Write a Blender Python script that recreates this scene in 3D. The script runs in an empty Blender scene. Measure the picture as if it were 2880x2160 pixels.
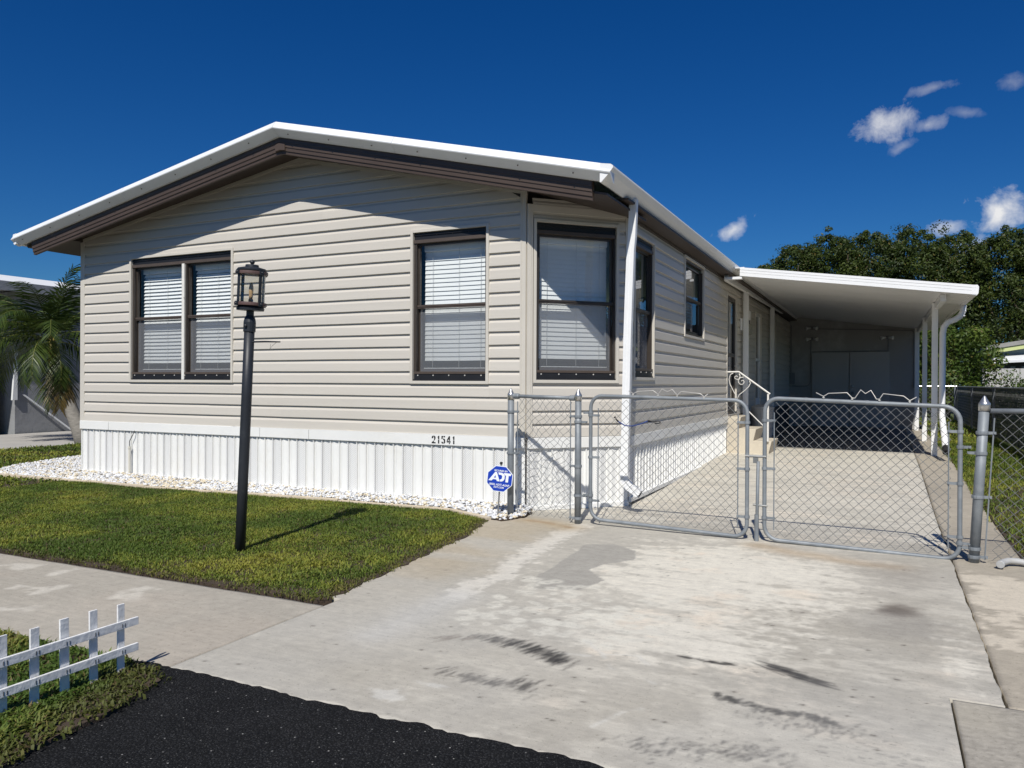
import bpy, bmesh, math, random
import numpy as np
from mathutils import Vector, Matrix

random.seed(7)
RNG = np.random.default_rng(11)
R_ = math.radians
PI = math.pi
scene = bpy.context.scene
COL = scene.collection

# ------------------------------------------------------------------ camera
cam_data = bpy.data.cameras.new('camera')
cam_data.sensor_width = 36.0
cam_data.lens = 27.29
cam_data.clip_start = 0.05
cam_data.clip_end = 2000.0
cam = bpy.data.objects.new('camera', cam_data)
COL.objects.link(cam)
cam.matrix_world = (Matrix.Translation((0, 0, 1.30)) @ Matrix.Rotation(R_(25.7), 4, 'Z')
                    @ Matrix.Rotation(R_(90 - 0.10), 4, 'X') @ Matrix.Rotation(R_(0.28), 4, 'Z'))
scene.camera = cam

# ------------------------------------------------------------------ light
SUN_DIR = Vector((0.216, -0.90, 1.0)).normalized()          # towards the sun
SUN_EL = math.asin(SUN_DIR.z)
SUN_ROT = math.atan2(SUN_DIR.x, SUN_DIR.y)
sun_data = bpy.data.lights.new('sun', 'SUN')
sun_data.energy = 5.0
sun_data.angle = R_(0.53)
sun_data.color = (1.0, 0.965, 0.90)
sun = bpy.data.objects.new('sun', sun_data)
COL.objects.link(sun)
sun.location = (4, -14, 18)
sun.rotation_euler = (-SUN_DIR).to_track_quat('-Z', 'Y').to_euler()

world = bpy.data.worlds.new('World')
scene.world = world
world.use_nodes = True
wn, wl = world.node_tree.nodes, world.node_tree.links
wn.clear()
w_out = wn.new('ShaderNodeOutputWorld')
w_bg = wn.new('ShaderNodeBackground')
w_bg.inputs['Strength'].default_value = 0.05
w_sky = wn.new('ShaderNodeTexSky')
w_sky.sky_type = 'NISHITA'
w_sky.sun_disc = False
w_sky.sun_elevation = SUN_EL
w_sky.sun_rotation = SUN_ROT
w_sky.air_density = 1.0
w_sky.dust_density = 0.25
w_sky.ozone_density = 3.5
w_hs = wn.new('ShaderNodeHueSaturation')
w_hs.inputs['Saturation'].default_value = 1.38
wl.new(w_sky.outputs[0], w_hs.inputs['Color'])
w_tint = wn.new('ShaderNodeMix'); w_tint.data_type = 'RGBA'; w_tint.blend_type = 'MULTIPLY'
w_tint.inputs['Factor'].default_value = 1.0
w_tint.inputs['B'].default_value = (.50, .92, 1.36, 1)
wl.new(w_hs.outputs[0], w_tint.inputs['A'])
w_tc = wn.new('ShaderNodeTexCoord')
w_noise = wn.new('ShaderNodeTexNoise')
w_noise.inputs['Scale'].default_value = 34.0
w_noise.inputs['Detail'].default_value = 6.0
w_noise.inputs['Roughness'].default_value = 0.6
w_noise.inputs['Distortion'].default_value = 0.25
wl.new(w_tc.outputs['Generated'], w_noise.inputs['Vector'])


def wmath(op, a, b=None, clamp=False):
    n = wn.new('ShaderNodeMath'); n.operation = op; n.use_clamp = clamp
    for i, v in enumerate((a, b)):
        if v is None: continue
        if isinstance(v, (int, float)): n.inputs[i].default_value = v
        else: wl.new(v, n.inputs[i])
    return n.outputs[0]


# small fair-weather clouds: direction, half width, half height (radians), tilt, opacity
CLOUDS = [((0.002, 0.957, 0.290), .066, .033, 0, .95), ((0.040, 0.958, 0.283), .040, .014, 3, .55),
          ((0.014, 0.965, 0.263), .032, .011, 30, .32), ((0.043, 0.947, 0.319), .042, .011, 8, .36),
          ((0.108, 0.976, 0.188), .056, .036, -4, 1.15), ((0.066, 0.981, 0.176), .058, .017, 10, .7),
          ((-0.167, 0.968, 0.188), .046, .017, 26, .85), ((0.114, 0.943, 0.313), .030, .016, 0, .30),
          ((0.075, 0.954, 0.290), .030, .009, -14, .22), ((0.087, 0.984, 0.152), .052, .018, 0, .9)]
cloud_sum = None
w_lim = wmath('ADD', wmath('MULTIPLY', w_noise.outputs['Fac'], 2.4), 0.95 - 2.4 * 0.53)
for d, a, b, tilt, op in CLOUDS:
    c = Vector(d).normalized()
    rt = Vector((c.y, -c.x, 0)).normalized(); up = rt.cross(c)
    t = R_(tilt)
    e1 = rt * math.cos(t) + up * math.sin(t); e2 = -rt * math.sin(t) + up * math.cos(t)
    mp = wn.new('ShaderNodeMapping'); mp.vector_type = 'TEXTURE'
    mp.inputs['Location'].default_value = c
    mp.inputs['Rotation'].default_value = Matrix((e1, e2, e1.cross(e2))).transposed().to_euler()
    mp.inputs['Scale'].default_value = (a * .60, b * .72, .4)
    wl.new(w_tc.outputs['Generated'], mp.inputs['Vector'])
    ln = wn.new('ShaderNodeVectorMath'); ln.operation = 'LENGTH'; wl.new(mp.outputs[0], ln.inputs[0])
    m = wmath('MULTIPLY', wmath('MULTIPLY', wmath('SUBTRACT', w_lim, ln.outputs['Value']), 1.0, True), op)
    cloud_sum = m if cloud_sum is None else wmath('MAXIMUM', cloud_sum, m)
w_mix = wn.new('ShaderNodeMix'); w_mix.data_type = 'RGBA'
wl.new(wmath('MULTIPLY', cloud_sum, 0.86, True), w_mix.inputs['Factor'])
wl.new(w_tint.outputs['Result'], w_mix.inputs['A'])
w_mix.inputs['B'].default_value = (18.0, 18.0, 18.2, 1)
wl.new(w_mix.outputs['Result'], w_bg.inputs['Color'])
wl.new(w_bg.outputs[0], w_out.inputs['Surface'])

scene.view_settings.view_transform = 'Standard'
scene.view_settings.look = 'None'
scene.view_settings.exposure = -0.12
scene.view_settings.gamma = 1.0
scene.view_settings.use_curve_mapping = False
scene.cycles.max_bounces = 6
scene.cycles.diffuse_bounces = 3
scene.cycles.glossy_bounces = 3
scene.cycles.transmission_bounces = 4
scene.cycles.transparent_max_bounces = 16

# ------------------------------------------------------------------ materials
MATS = {}


def nmat(name):
    m = bpy.data.materials.new(name); m.use_nodes = True
    nt = m.node_tree; nt.nodes.clear()
    out = nt.nodes.new('ShaderNodeOutputMaterial')
    MATS[name] = m
    return m, nt, out


def nd(nt, kind, **kw):
    n = nt.nodes.new(kind)
    for k, v in kw.items():
        if k.startswith('i_'):
            key = k[2:].replace('_', ' ')
            n.inputs[key].default_value = v
        else:
            setattr(n, k, v)
    return n


def pos_noise(nt, scale, detail=4, rough=.55, stretch=None):
    g = nt.nodes.new('ShaderNodeNewGeometry')
    n = nd(nt, 'ShaderNodeTexNoise', i_Scale=scale, i_Detail=detail, i_Roughness=rough)
    if stretch:
        mp = nt.nodes.new('ShaderNodeMapping'); mp.inputs['Scale'].default_value = stretch
        nt.links.new(g.outputs['Position'], mp.inputs['Vector']); nt.links.new(mp.outputs[0], n.inputs['Vector'])
    else:
        nt.links.new(g.outputs['Position'], n.inputs['Vector'])
    return n.outputs['Fac']


def ramp(nt, fac, stops):
    r = nt.nodes.new('ShaderNodeValToRGB')
    el = r.color_ramp.elements
    while len(el) < len(stops): el.new(0.5)
    for e, (p, c) in zip(el, stops):
        e.position = p; e.color = (*c, 1) if len(c) == 3 else c
    nt.links.new(fac, r.inputs['Fac'])
    return r.outputs['Color']


def mixc(nt, fac, a, b, blend='MIX'):
    m = nt.nodes.new('ShaderNodeMix'); m.data_type = 'RGBA'; m.blend_type = blend
    for key, v in (('Factor', fac), ('A', a), ('B', b)):
        if isinstance(v, (int, float)): m.inputs[key].default_value = v
        elif isinstance(v, tuple): m.inputs[key].default_value = (*v, 1)
        else: nt.links.new(v, m.inputs[key])
    return m.outputs['Result']


def P(name, col, rough=.5, metal=0.0, var=.08, scale=3.0, bump=0.0, bscale=60.0, spec=.5, dirt=None, dscale=1.3,
      dlo=.52, dhi=.75, rnd=0.0, stretch=None):
    """principled material with tonal noise, optional dirt patches and fine bump"""
    m, nt, out = nmat(name)
    b = nd(nt, 'ShaderNodeBsdfPrincipled')
    b.inputs['Roughness'].default_value = rough; b.inputs['Metallic'].default_value = metal
    b.inputs['Specular IOR Level'].default_value = spec
    n1 = pos_noise(nt, scale, 5, .6, stretch)
    lo = tuple(max(0, c * (1 - var)) for c in col); hi = tuple(min(1, c * (1 + var)) for c in col)
    c = ramp(nt, n1, [(.3, lo), (.7, hi)])
    if dirt:
        n2 = pos_noise(nt, dscale, 7, .65)
        f = ramp(nt, n2, [(dlo, (0, 0, 0)), (dhi, (1, 1, 1))])
        c = mixc(nt, f, c, dirt)
    if rnd:
        oi = nt.nodes.new('ShaderNodeObjectInfo')
        mm = nd(nt, 'ShaderNodeMapRange'); mm.inputs['To Min'].default_value = 1 - rnd; mm.inputs['To Max'].default_value = 1 + rnd
        nt.links.new(oi.outputs['Random'], mm.inputs['Value'])
        cc = nt.nodes.new('ShaderNodeVectorMath'); cc.operation = 'SCALE'
        nt.links.new(c, cc.inputs[0]); nt.links.new(mm.outputs[0], cc.inputs['Scale']); c = cc.outputs[0]
    nt.links.new(c, b.inputs['Base Color'])
    if bump:
        bn = nd(nt, 'ShaderNodeBump'); bn.inputs['Strength'].default_value = bump; bn.inputs['Distance'].default_value = .01
        nt.links.new(pos_noise(nt, bscale, 4, .6, stretch), bn.inputs['Height']); nt.links.new(bn.outputs[0], b.inputs['Normal'])
    nt.links.new(b.outputs[0], out.inputs['Surface'])
    return m


def A(name, rough=.8, bump=.2, bscale=80, fine=.12, fscale=120, spec=.3, translucent=0.0, worn=False):
    """material coloured by the mesh attribute Col, with fine grain"""
    m, nt, out = nmat(name)
    b = nd(nt, 'ShaderNodeBsdfPrincipled'); b.inputs['Roughness'].default_value = rough
    b.inputs['Specular IOR Level'].default_value = spec
    at = nd(nt, 'ShaderNodeAttribute', attribute_name='Col')
    n = pos_noise(nt, fscale, 6, .7)
    g = ramp(nt, n, [(.25, (1 - fine,) * 3), (.75, (1 + fine,) * 3)])
    c = mixc(nt, 1.0, at.outputs['Color'], g, 'MULTIPLY')
    if worn:         # broom streaks, blotches and pitting of old concrete
        c = mixc(nt, 1.0, c, ramp(nt, pos_noise(nt, 5, 6, .72, (1, 7, 1)), [(.3, (.90, .90, .90)), (.72, (1.08, 1.08, 1.07))]), 'MULTIPLY')
        c = mixc(nt, 1.0, c, ramp(nt, pos_noise(nt, 13, 6, .7), [(.3, (.88, .88, .88)), (.7, (1.09, 1.09, 1.08))]), 'MULTIPLY')
        c = mixc(nt, 1.0, c, ramp(nt, pos_noise(nt, 55, 3, .6), [(.30, (.74, .74, .73)), (.40, (1, 1, 1))]), 'MULTIPLY')
    nt.links.new(c, b.inputs['Base Color'])
    if bump:
        bn = nd(nt, 'ShaderNodeBump'); bn.inputs['Strength'].default_value = bump; bn.inputs['Distance'].default_value = .006
        nt.links.new(pos_noise(nt, bscale, 6, .7), bn.inputs['Height']); nt.links.new(bn.outputs[0], b.inputs['Normal'])
    sh = b.outputs[0]
    if translucent:
        tr = nd(nt, 'ShaderNodeBsdfTranslucent'); nt.links.new(c, tr.inputs['Color'])
        mx = nd(nt, 'ShaderNodeMixShader'); mx.inputs[0].default_value = translucent
        nt.links.new(sh, mx.inputs[1]); nt.links.new(tr.outputs[0], mx.inputs[2]); sh = mx.outputs[0]
    nt.links.new(sh, out.inputs['Surface'])
    return m


def GLASS(name, tint, refl=.10, rough=.02, wav=0.0):
    m, nt, out = nmat(name)
    t = nd(nt, 'ShaderNodeBsdfTransparent'); t.inputs['Color'].default_value = (*tint, 1)
    g = nd(nt, 'ShaderNodeBsdfGlossy'); g.inputs['Roughness'].default_value = rough
    lw = nd(nt, 'ShaderNodeLayerWeight'); lw.inputs['Blend'].default_value = .5
    pw = nd(nt, 'ShaderNodeMath', operation='POWER'); pw.inputs[1].default_value = 4.0
    nt.links.new(lw.outputs['Facing'], pw.inputs[0])
    mr = nd(nt, 'ShaderNodeMapRange'); mr.inputs['To Min'].default_value = refl; mr.inputs['To Max'].default_value = .95
    nt.links.new(pw.outputs[0], mr.inputs['Value'])
    if wav:
        bn = nd(nt, 'ShaderNodeBump'); bn.inputs['Strength'].default_value = wav; bn.inputs['Distance'].default_value = .02
        nt.links.new(pos_noise(nt, 25 if wav > .3 else 3, 2), bn.inputs['Height']); nt.links.new(bn.outputs[0], g.inputs['Normal'])
    mx = nd(nt, 'ShaderNodeMixShader'); nt.links.new(mr.outputs[0], mx.inputs[0])
    nt.links.new(t.outputs[0], mx.inputs[1]); nt.links.new(g.outputs[0], mx.inputs[2])
    nt.links.new(mx.outputs[0], out.inputs['Surface'])
    return m


def SCREEN(name, col, alpha, freq=0):
    """woven netting: partly see-through cloth"""
    m, nt, out = nmat(name)
    t = nd(nt, 'ShaderNodeBsdfTransparent')
    d = nd(nt, 'ShaderNodeBsdfDiffuse'); d.inputs['Color'].default_value = (*col, 1)
    mx = nd(nt, 'ShaderNodeMixShader'); mx.inputs[0].default_value = alpha
    if freq:
        f = ramp(nt, pos_noise(nt, freq, 5, .7, (.35, .35, 2.4)), [(.30, (.25, .25, .25)), (.50, (1, 1, 1))])
        nt.links.new(f, mx.inputs[0])
    nt.links.new(t.outputs[0], mx.inputs[1]); nt.links.new(d.outputs[0], mx.inputs[2])
    nt.links.new(mx.outputs[0], out.inputs['Surface'])
    return m


P('siding', (.585, .545, .48), .42, var=.03, scale=1.2, bump=.10, bscale=9, rnd=.025, stretch=(.6, .6, 14), dirt=(.55, .50, .43), dscale=.7, dlo=.55, dhi=.9)
P('siding_trim', (.60, .56, .49), .42, var=.03, scale=4)
P('skirt_white', (.80, .795, .765), .45, var=.03, scale=2.0, dirt=(.74, .72, .66), dscale=2.2, dlo=.55, dhi=.85)
P('white_metal', (.84, .84, .83), .38, var=.03, scale=2.0, dirt=(.76, .75, .72), dscale=3.0, dlo=.58, dhi=.85)
P('roof_metal', (.82, .83, .83), .35, var=.03, scale=1.5, dirt=(.74, .74, .72), dscale=2.0, dlo=.55, dhi=.85)
P('brown_metal', (.072, .050, .039), .5, var=.12, scale=2.0)
P('soffit_brown', (.058, .042, .034), .55, var=.10, scale=2.0)
P('bronze', (.046, .037, .030), .40, var=.12, scale=6.0, spec=.5)
P('bronze_light', (.082, .062, .049), .45, var=.12, scale=6.0)
P('black_metal', (.012, .012, .014), .5, var=.2, scale=8.0)
P('bolt_metal', (.62, .60, .56), .4, metal=.3, var=.1, scale=30)
P('blind_white', (.86, .86, .84), .55, var=.02, scale=4.0)
P('cord', (.55, .55, .52), .8, var=.05)
GLASS('window_glass', (.94, .96, .965), .06)
GLASS('dark_glass', (.42, .46, .50), .16)
SCREEN('insect_screen', (.30, .31, .335), .34)
P('interior', (.12, .11, .10), .9, var=.1, scale=2)
P('mullion_paint', (.78, .76, .70), .55, var=.08, scale=9, dirt=(.45, .42, .36), dscale=18, dlo=.6, dhi=.7)
P('stencil_black', (.012, .012, .013), .6, var=.2, scale=40)
P('galvanised', (.215, .235, .25), .55, metal=.2, var=.14, scale=9, dirt=(.34, .36, .37), dscale=7, dlo=.5, dhi=.8, bump=.05, bscale=60)
P('galvanised_cap', (.55, .55, .54), .30, metal=.8, var=.1, scale=20)
P('wire', (.24, .245, .24), .45, metal=.45, var=.2, scale=14, dirt=(.17, .13, .09), dscale=9, dlo=.55, dhi=.8)
P('ornament_wire', (.52, .50, .46), .45, metal=.3, var=.15, scale=15, dirt=(.25, .15, .09), dscale=22, dlo=.62, dhi=.75)
P('bungee_blue', (.015, .045, .20), .6, var=.2, scale=60)
P('lamp_paint', (.020, .023, .028), .48, var=.18, scale=7, dirt=(.045, .047, .05), dscale=14, dlo=.6, dhi=.8, bump=.05)
P('lamp_ring', (.11, .066, .058), .5, var=.15, scale=12)
GLASS('lamp_glass', (.90, .89, .85), .10, .06, .8)
P('bulb_amber', (.62, .42, .22), .2, var=.1, scale=40)
P('sign_blue', (.004, .045, .42), .45, var=.04, scale=8)
P('sign_white', (.82, .84, .86), .5, var=.03, scale=8)
P('stake_metal', (.30, .30, .30), .5, metal=.5, var=.1)
P('concrete_step', (.56, .50, .40), .85, var=.07, scale=4, bump=.25, bscale=90, dirt=(.46, .41, .33), dscale=2.4)
P('edging', (.58, .49, .36), .9, var=.12, scale=6, bump=.4, bscale=60, dirt=(.40, .36, .29), dscale=3)
P('picket_paint', (.80, .795, .775), .65, var=.10, scale=22, bump=.3, bscale=55, dirt=(.52, .48, .42), dscale=14, dlo=.60, dhi=.78)
P('nail', (.05, .045, .04), .6, var=.2)
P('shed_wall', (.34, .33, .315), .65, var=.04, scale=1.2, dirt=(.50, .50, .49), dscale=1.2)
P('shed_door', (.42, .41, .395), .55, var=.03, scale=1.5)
P('conduit_grey', (.20, .20, .20), .5, var=.1)
P('pvc_grey', (.44, .44, .43), .5, var=.08, scale=10, dirt=(.42, .40, .36), dscale=12)
P('pvc_cream', (.68, .65, .56), .5, var=.05, scale=10)
P('dark_hole', (.01, .01, .01), .9, var=.1)
P('iron_white', (.66, .64, .60), .5, var=.08, scale=18, dirt=(.34, .27, .2), dscale=20, dlo=.64, dhi=.76)
P('soil', (.060, .041, .027), .95, var=.35, scale=9, bump=.8, bscale=60)
P('far_ground', (.085, .105, .035), .95, var=.3, scale=.35, bump=.3, bscale=20)
P('stucco_grey', (.27, .275, .285), .9, var=.05, scale=2, bump=.9, bscale=7, dirt=(.22, .22, .225), dscale=1.2)
P('nb_white', (.76, .77, .77), .5, var=.05, scale=2)
P('nb_dark', (.10, .095, .09), .7, var=.12, scale=2)
P('nb_blue', (.20, .27, .31), .6, var=.06, scale=2)
P('nb_lime', (.55, .60, .26), .6, var=.05, scale=2)
P('nb_rooftop', (.30, .29, .27), .8, var=.12, scale=3)
P('nb_panel', (.50, .49, .47), .6, var=.10, scale=2, stretch=(3, 3, .5))
P('palm_trunk', (.20, .185, .16), .9, var=.3, scale=9, bump=.6, bscale=22, stretch=(1, 1, 5))
P('palm_crownshaft', (.42, .33, .09), .6, var=.2, scale=6)
P('bark', (.085, .068, .05), .95, var=.3, scale=6, bump=.6, bscale=18)
P('neighbour_concrete', (.42, .40, .37), .9, var=.10, scale=1.5, bump=.2, bscale=40)
A('concrete', .86, .28, 95, .12, 190, worn=True)
A('asphalt_base', .85, .6, 150, .25, 200)
A('grass_blade', .62, 0, 1, .06, 40, .35, .35)
A('leaf', .55, 0, 1, .08, 6, .4, .30)
A('palm_leaf', .42, 0, 1, .08, 9, .5, .25)
A('stone', .85, .3, 60, .06, 90)
SCREEN('privacy_net', (.040, .090, .074), .8, 16)


def mat_asphalt():
    m, nt, out = nmat('asphalt')
    b = nd(nt, 'ShaderNodeBsdfPrincipled'); b.inputs['Roughness'].default_value = .85; b.inputs['Specular IOR Level'].default_value = .2
    g = nt.nodes.new('ShaderNodeNewGeometry')
    base = ramp(nt, pos_noise(nt, 2.2, 6, .65), [(.3, (.0085, .0088, .0096)), (.52, (.014, .0145, .0155)), (.75, (.026, .026, .027))])
    vo = nd(nt, 'ShaderNodeTexVoronoi'); vo.inputs['Scale'].default_value = 95
    nt.links.new(g.outputs['Position'], vo.inputs['Vector'])
    grain = ramp(nt, vo.outputs['Distance'], [(.0, (2.3,) * 3), (.5, (.45,) * 3)])
    c = mixc(nt, 1.0, base, grain, 'MULTIPLY')
    v2 = nd(nt, 'ShaderNodeTexVoronoi'); v2.inputs['Scale'].default_value = 62
    nt.links.new(g.outputs['Position'], v2.inputs['Vector'])
    sep = nd(nt, 'ShaderNodeSeparateColor'); nt.links.new(v2.outputs['Color'], sep.inputs[0])
    pick = ramp(nt, sep.outputs[0], [(.93, (0, 0, 0)), (.96, (1, 1, 1))])
    near = ramp(nt, v2.outputs['Distance'], [(.12, (1, 1, 1)), (.26, (0, 0, 0))])
    sp = mixc(nt, 1.0, pick, near, 'MULTIPLY')
    c = mixc(nt, sp, c, (.34, .33, .31))
    v3 = nd(nt, 'ShaderNodeTexVoronoi'); v3.inputs['Scale'].default_value = 150
    nt.links.new(g.outputs['Position'], v3.inputs['Vector'])
    sep3 = nd(nt, 'ShaderNodeSeparateColor'); nt.links.new(v3.outputs['Color'], sep3.inputs[0])
    p3 = mixc(nt, 1.0, ramp(nt, sep3.outputs[1], [(.72, (0, 0, 0)), (1.0, (.55, .55, .55))]), ramp(nt, v3.outputs['Distance'], [(.15, (1, 1, 1)), (.4, (0, 0, 0))]), 'MULTIPLY')
    c = mixc(nt, p3, c, (.20, .20, .195))
    nt.links.new(c, b.inputs['Base Color'])
    bn = nd(nt, 'ShaderNodeBump'); bn.inputs['Strength'].default_value = .9; bn.inputs['Distance'].default_value = .008
    nt.links.new(vo.outputs['Distance'], bn.inputs['Height']); nt.links.new(bn.outputs[0], b.inputs['Normal'])
    nt.links.new(b.outputs[0], out.inputs['Surface'])


mat_asphalt()


def mat_perforated():
    """white skirting with rows of tiny diagonal vent slits"""
    m, nt, out = nmat('skirt_vented')
    b = nd(nt, 'ShaderNodeBsdfPrincipled'); b.inputs['Roughness'].default_value = .45
    g = nt.nodes.new('ShaderNodeNewGeometry')
    w = nd(nt, 'ShaderNodeTexWave'); w.bands_direction = 'DIAGONAL'
    w.inputs['Scale'].default_value = 26; w.inputs['Distortion'].default_value = 0
    nt.links.new(g.outputs['Position'], w.inputs['Vector'])
    f = ramp(nt, w.outputs['Fac'], [(.35, (.60, .60, .59)), (.6, (.80, .795, .77))])
    nt.links.new(f, b.inputs['Base Color'])
    nt.links.new(b.outputs[0], out.inputs['Surface'])


mat_perforated()

# ------------------------------------------------------------------ mesh helpers
BASE = {}


def base_of(o):
    return BASE.get(o.name, Vector((0, 0, 0)))


def link(o, parent=None):
    COL.objects.link(o)
    if parent is not None:
        o.parent = parent
        BASE[o.name] = base_of(parent)
    return o


def tag(o, label=None, cat=None, group=None, kind=None):
    if label: o['label'] = label
    if cat: o['category'] = cat
    if group: o['group'] = group
    if kind: o['kind'] = kind
    return o


def thing(name, loc, label, cat, group=None):
    o = bpy.data.objects.new(name, None)
    o.empty_display_size = .2
    COL.objects.link(o)
    o.location = loc
    BASE[o.name] = Vector(loc)
    return tag(o, label, cat, group)


class MB:
    def __init__(self):
        self.v = []; self.f = []

    def add(self, vs, fs):
        o = len(self.v)
        self.v += [tuple(p) for p in vs]
        self.f += [tuple(i + o for i in f) for f in fs]
        return self

    def box(self, x0, x1, y0, y1, z0, z1):
        vs = [(x, y, z) for x in (x0, x1) for y in (y0, y1) for z in (z0, z1)]
        return self.add(vs, [(0, 1, 3, 2), (4, 6, 7, 5), (0, 4, 5, 1), (2, 3, 7, 6), (0, 2, 6, 4), (1, 5, 7, 3)])

    def wbox(self, wm, u0, u1, v0, v1, n0, n1):
        vs = [wm(u, v, n) for u in (u0, u1) for v in (v0, v1) for n in (n0, n1)]
        return self.add(vs, [(0, 1, 3, 2), (4, 6, 7, 5), (0, 4, 5, 1), (2, 3, 7, 6), (0, 2, 6, 4), (1, 5, 7, 3)])

    def sweep(self, path, section, closed_section=True, caps=True):
        """section points are full 3D offsets added to each path point"""
        n = len(section); o = len(self.v)
        for p in path:
            for s in section: self.v.append((p[0] + s[0], p[1] + s[1], p[2] + s[2]))
        m = n if closed_section else n - 1
        for i in range(len(path) - 1):
            for j in range(m):
                a = o + i * n + j; b = o + i * n + (j + 1) % n
                self.f.append((a, b, b + n, a + n))
        if caps and closed_section:
            self.f.append(tuple(o + j for j in range(n)))
            self.f.append(tuple(o + (len(path) - 1) * n + j for j in reversed(range(n))))
        return self

    def tube(self, path, r, n=8, caps=True, flat=None):
        pts = [Vector(p) for p in path]; o = len(self.v)
        rs = r if isinstance(r, (list, tuple)) else [r] * len(pts)
        t0 = (pts[1] - pts[0]).normalized()
        ref = Vector((0, 0, 1)) if abs(t0.z) < .9 else Vector((1, 0, 0))
        nrm = t0.cross(ref).normalized()
        for i, p in enumerate(pts):
            if i == 0: t = pts[1] - pts[0]
            elif i == len(pts) - 1: t = pts[-1] - pts[-2]
            else: t = (pts[i + 1] - p).normalized() + (p - pts[i - 1]).normalized()
            t.normalize()
            nrm = (nrm - t * nrm.dot(t)).normalized(); bn = t.cross(nrm)
            for k in range(n):
                a = 2 * PI * k / n
                self.v.append(tuple(p + nrm * (rs[i] * math.cos(a)) + bn * (rs[i] * math.sin(a))))
        for i in range(len(pts) - 1):
            for k in range(n):
                a = o + i * n + k; b = o + i * n + (k + 1) % n
                self.f.append((a, b, b + n, a + n))
        if caps:
            self.f.append(tuple(o + k for k in reversed(range(n))))
            self.f.append(tuple(o + (len(pts) - 1) * n + k for k in range(n)))
        return self

    def lathe(self, prof, c, n=20, axis=None):
        """prof: list of (r, z); around +Z through c, or around a given axis frame"""
        o = len(self.v)
        ax = Vector(axis).normalized() if axis else Vector((0, 0, 1))
        ref = Vector((1, 0, 0)) if abs(ax.x) < .9 else Vector((0, 1, 0))
        e1 = (ref - ax * ref.dot(ax)).normalized(); e2 = ax.cross(e1)
        c = Vector(c)
        for r, z in prof:
            for k in range(n):
                a = 2 * PI * k / n
                self.v.append(tuple(c + ax * z + e1 * (r * math.cos(a)) + e2 * (r * math.sin(a))))
        for i in range(len(prof) - 1):
            for k in range(n):
                a = o + i * n + k; b = o + i * n + (k + 1) % n
                self.f.append((a, b, b + n, a + n))
        self.f.append(tuple(o + k for k in reversed(range(n))))
        self.f.append(tuple(o + (len(prof) - 1) * n + k for k in range(n)))
        return self

    def prism(self, poly, f0, f1):
        """poly of 2D points, f0/f1 map (a,b) to 3D for the two end faces"""
        n = len(poly); o = len(self.v)
        self.v += [tuple(f0(*p)) for p in poly] + [tuple(f1(*p)) for p in poly]
        self.f.append(tuple(o + i for i in range(n))); self.f.append(tuple(o + n + i for i in reversed(range(n))))
        for i in range(n):
            j = (i + 1) % n
            self.f.append((o + i, o + n + i, o + n + j, o + j))
        return self

    def mesh(self, name, off=Vector((0, 0, 0)), fix=True, bevel=0.0):
        me = bpy.data.meshes.new(name)
        me.from_pydata([(p[0] - off.x, p[1] - off.y, p[2] - off.z) for p in self.v], [], self.f)
        if fix or bevel:
            bm = bmesh.new(); bm.from_mesh(me)
            bmesh.ops.recalc_face_normals(bm, faces=bm.faces)
            if bevel:
                bmesh.ops.bevel(bm, geom=[e for e in bm.edges if len(e.link_faces) == 2 and e.calc_face_angle(0) > .6],
                                offset=bevel, segments=2, affect='EDGES', profile=.6)
            bm.to_mesh(me); bm.free()
        return me

    def build(self, name, mat, parent=None, smooth=False, fix=True, bevel=0.0, label=None):
        off = base_of(parent) if parent else Vector((0, 0, 0))
        me = self.mesh(name, off, fix, bevel)
        me.materials.append(MATS[mat])
        if smooth: me.polygons.foreach_set('use_smooth', [True] * len(me.polygons))
        o = bpy.data.objects.new(name, me)
        link(o, parent)
        if label: o['label'] = label
        return o


def solo(name, mb, mat, base, label, cat, group=None, smooth=False, bevel=0.0):
    """a thing that is one mesh, origin at its base"""
    me = mb.mesh(name, Vector(base), True, bevel); me.materials.append(MATS[mat])
    if smooth: me.polygons.foreach_set('use_smooth', [True] * len(me.polygons))
    o = bpy.data.objects.new(name, me); COL.objects.link(o); o.location = base
    BASE[o.name] = Vector(base)
    return tag(o, label, cat, group)


def copy_at(src, delta, parent=None):
    o = src.copy(); COL.objects.link(o)
    o.parent = parent if parent is not None else src.parent
    o.location = Vector(src.location) + Vector(delta)
    if 'label' in o: del o['label']
    return o


def np_obj(name, V, F, mat, col=None, parent=None, smooth=False):
    """large mesh from numpy: V (n,3), F (m,k) all faces the same size"""
    off = base_of(parent) if parent else Vector((0, 0, 0))
    V = np.asarray(V, np.float32) - np.array(off, np.float32)
    F = np.asarray(F, np.int32); k = F.shape[1]
    me = bpy.data.meshes.new(name)
    me.vertices.add(len(V)); me.vertices.foreach_set('co', V.ravel())
    me.loops.add(F.size); me.loops.foreach_set('vertex_index', F.ravel())
    me.polygons.add(len(F))
    me.polygons.foreach_set('loop_start', np.arange(0, F.size, k, dtype=np.int32))
    me.polygons.foreach_set('loop_total', np.full(len(F), k, np.int32))
    if smooth: me.polygons.foreach_set('use_smooth', np.ones(len(F), bool))
    me.update(calc_edges=True)
    if col is not None:
        ca = me.color_attributes.new('Col', 'FLOAT_COLOR', 'POINT')
        c4 = np.ones((len(V), 4), np.float32); c4[:, :3] = col
        ca.data.foreach_set('color', c4.ravel())
    me.materials.append(MATS[mat])
    o = bpy.data.objects.new(name, me)
    link(o, parent)
    return o


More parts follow.
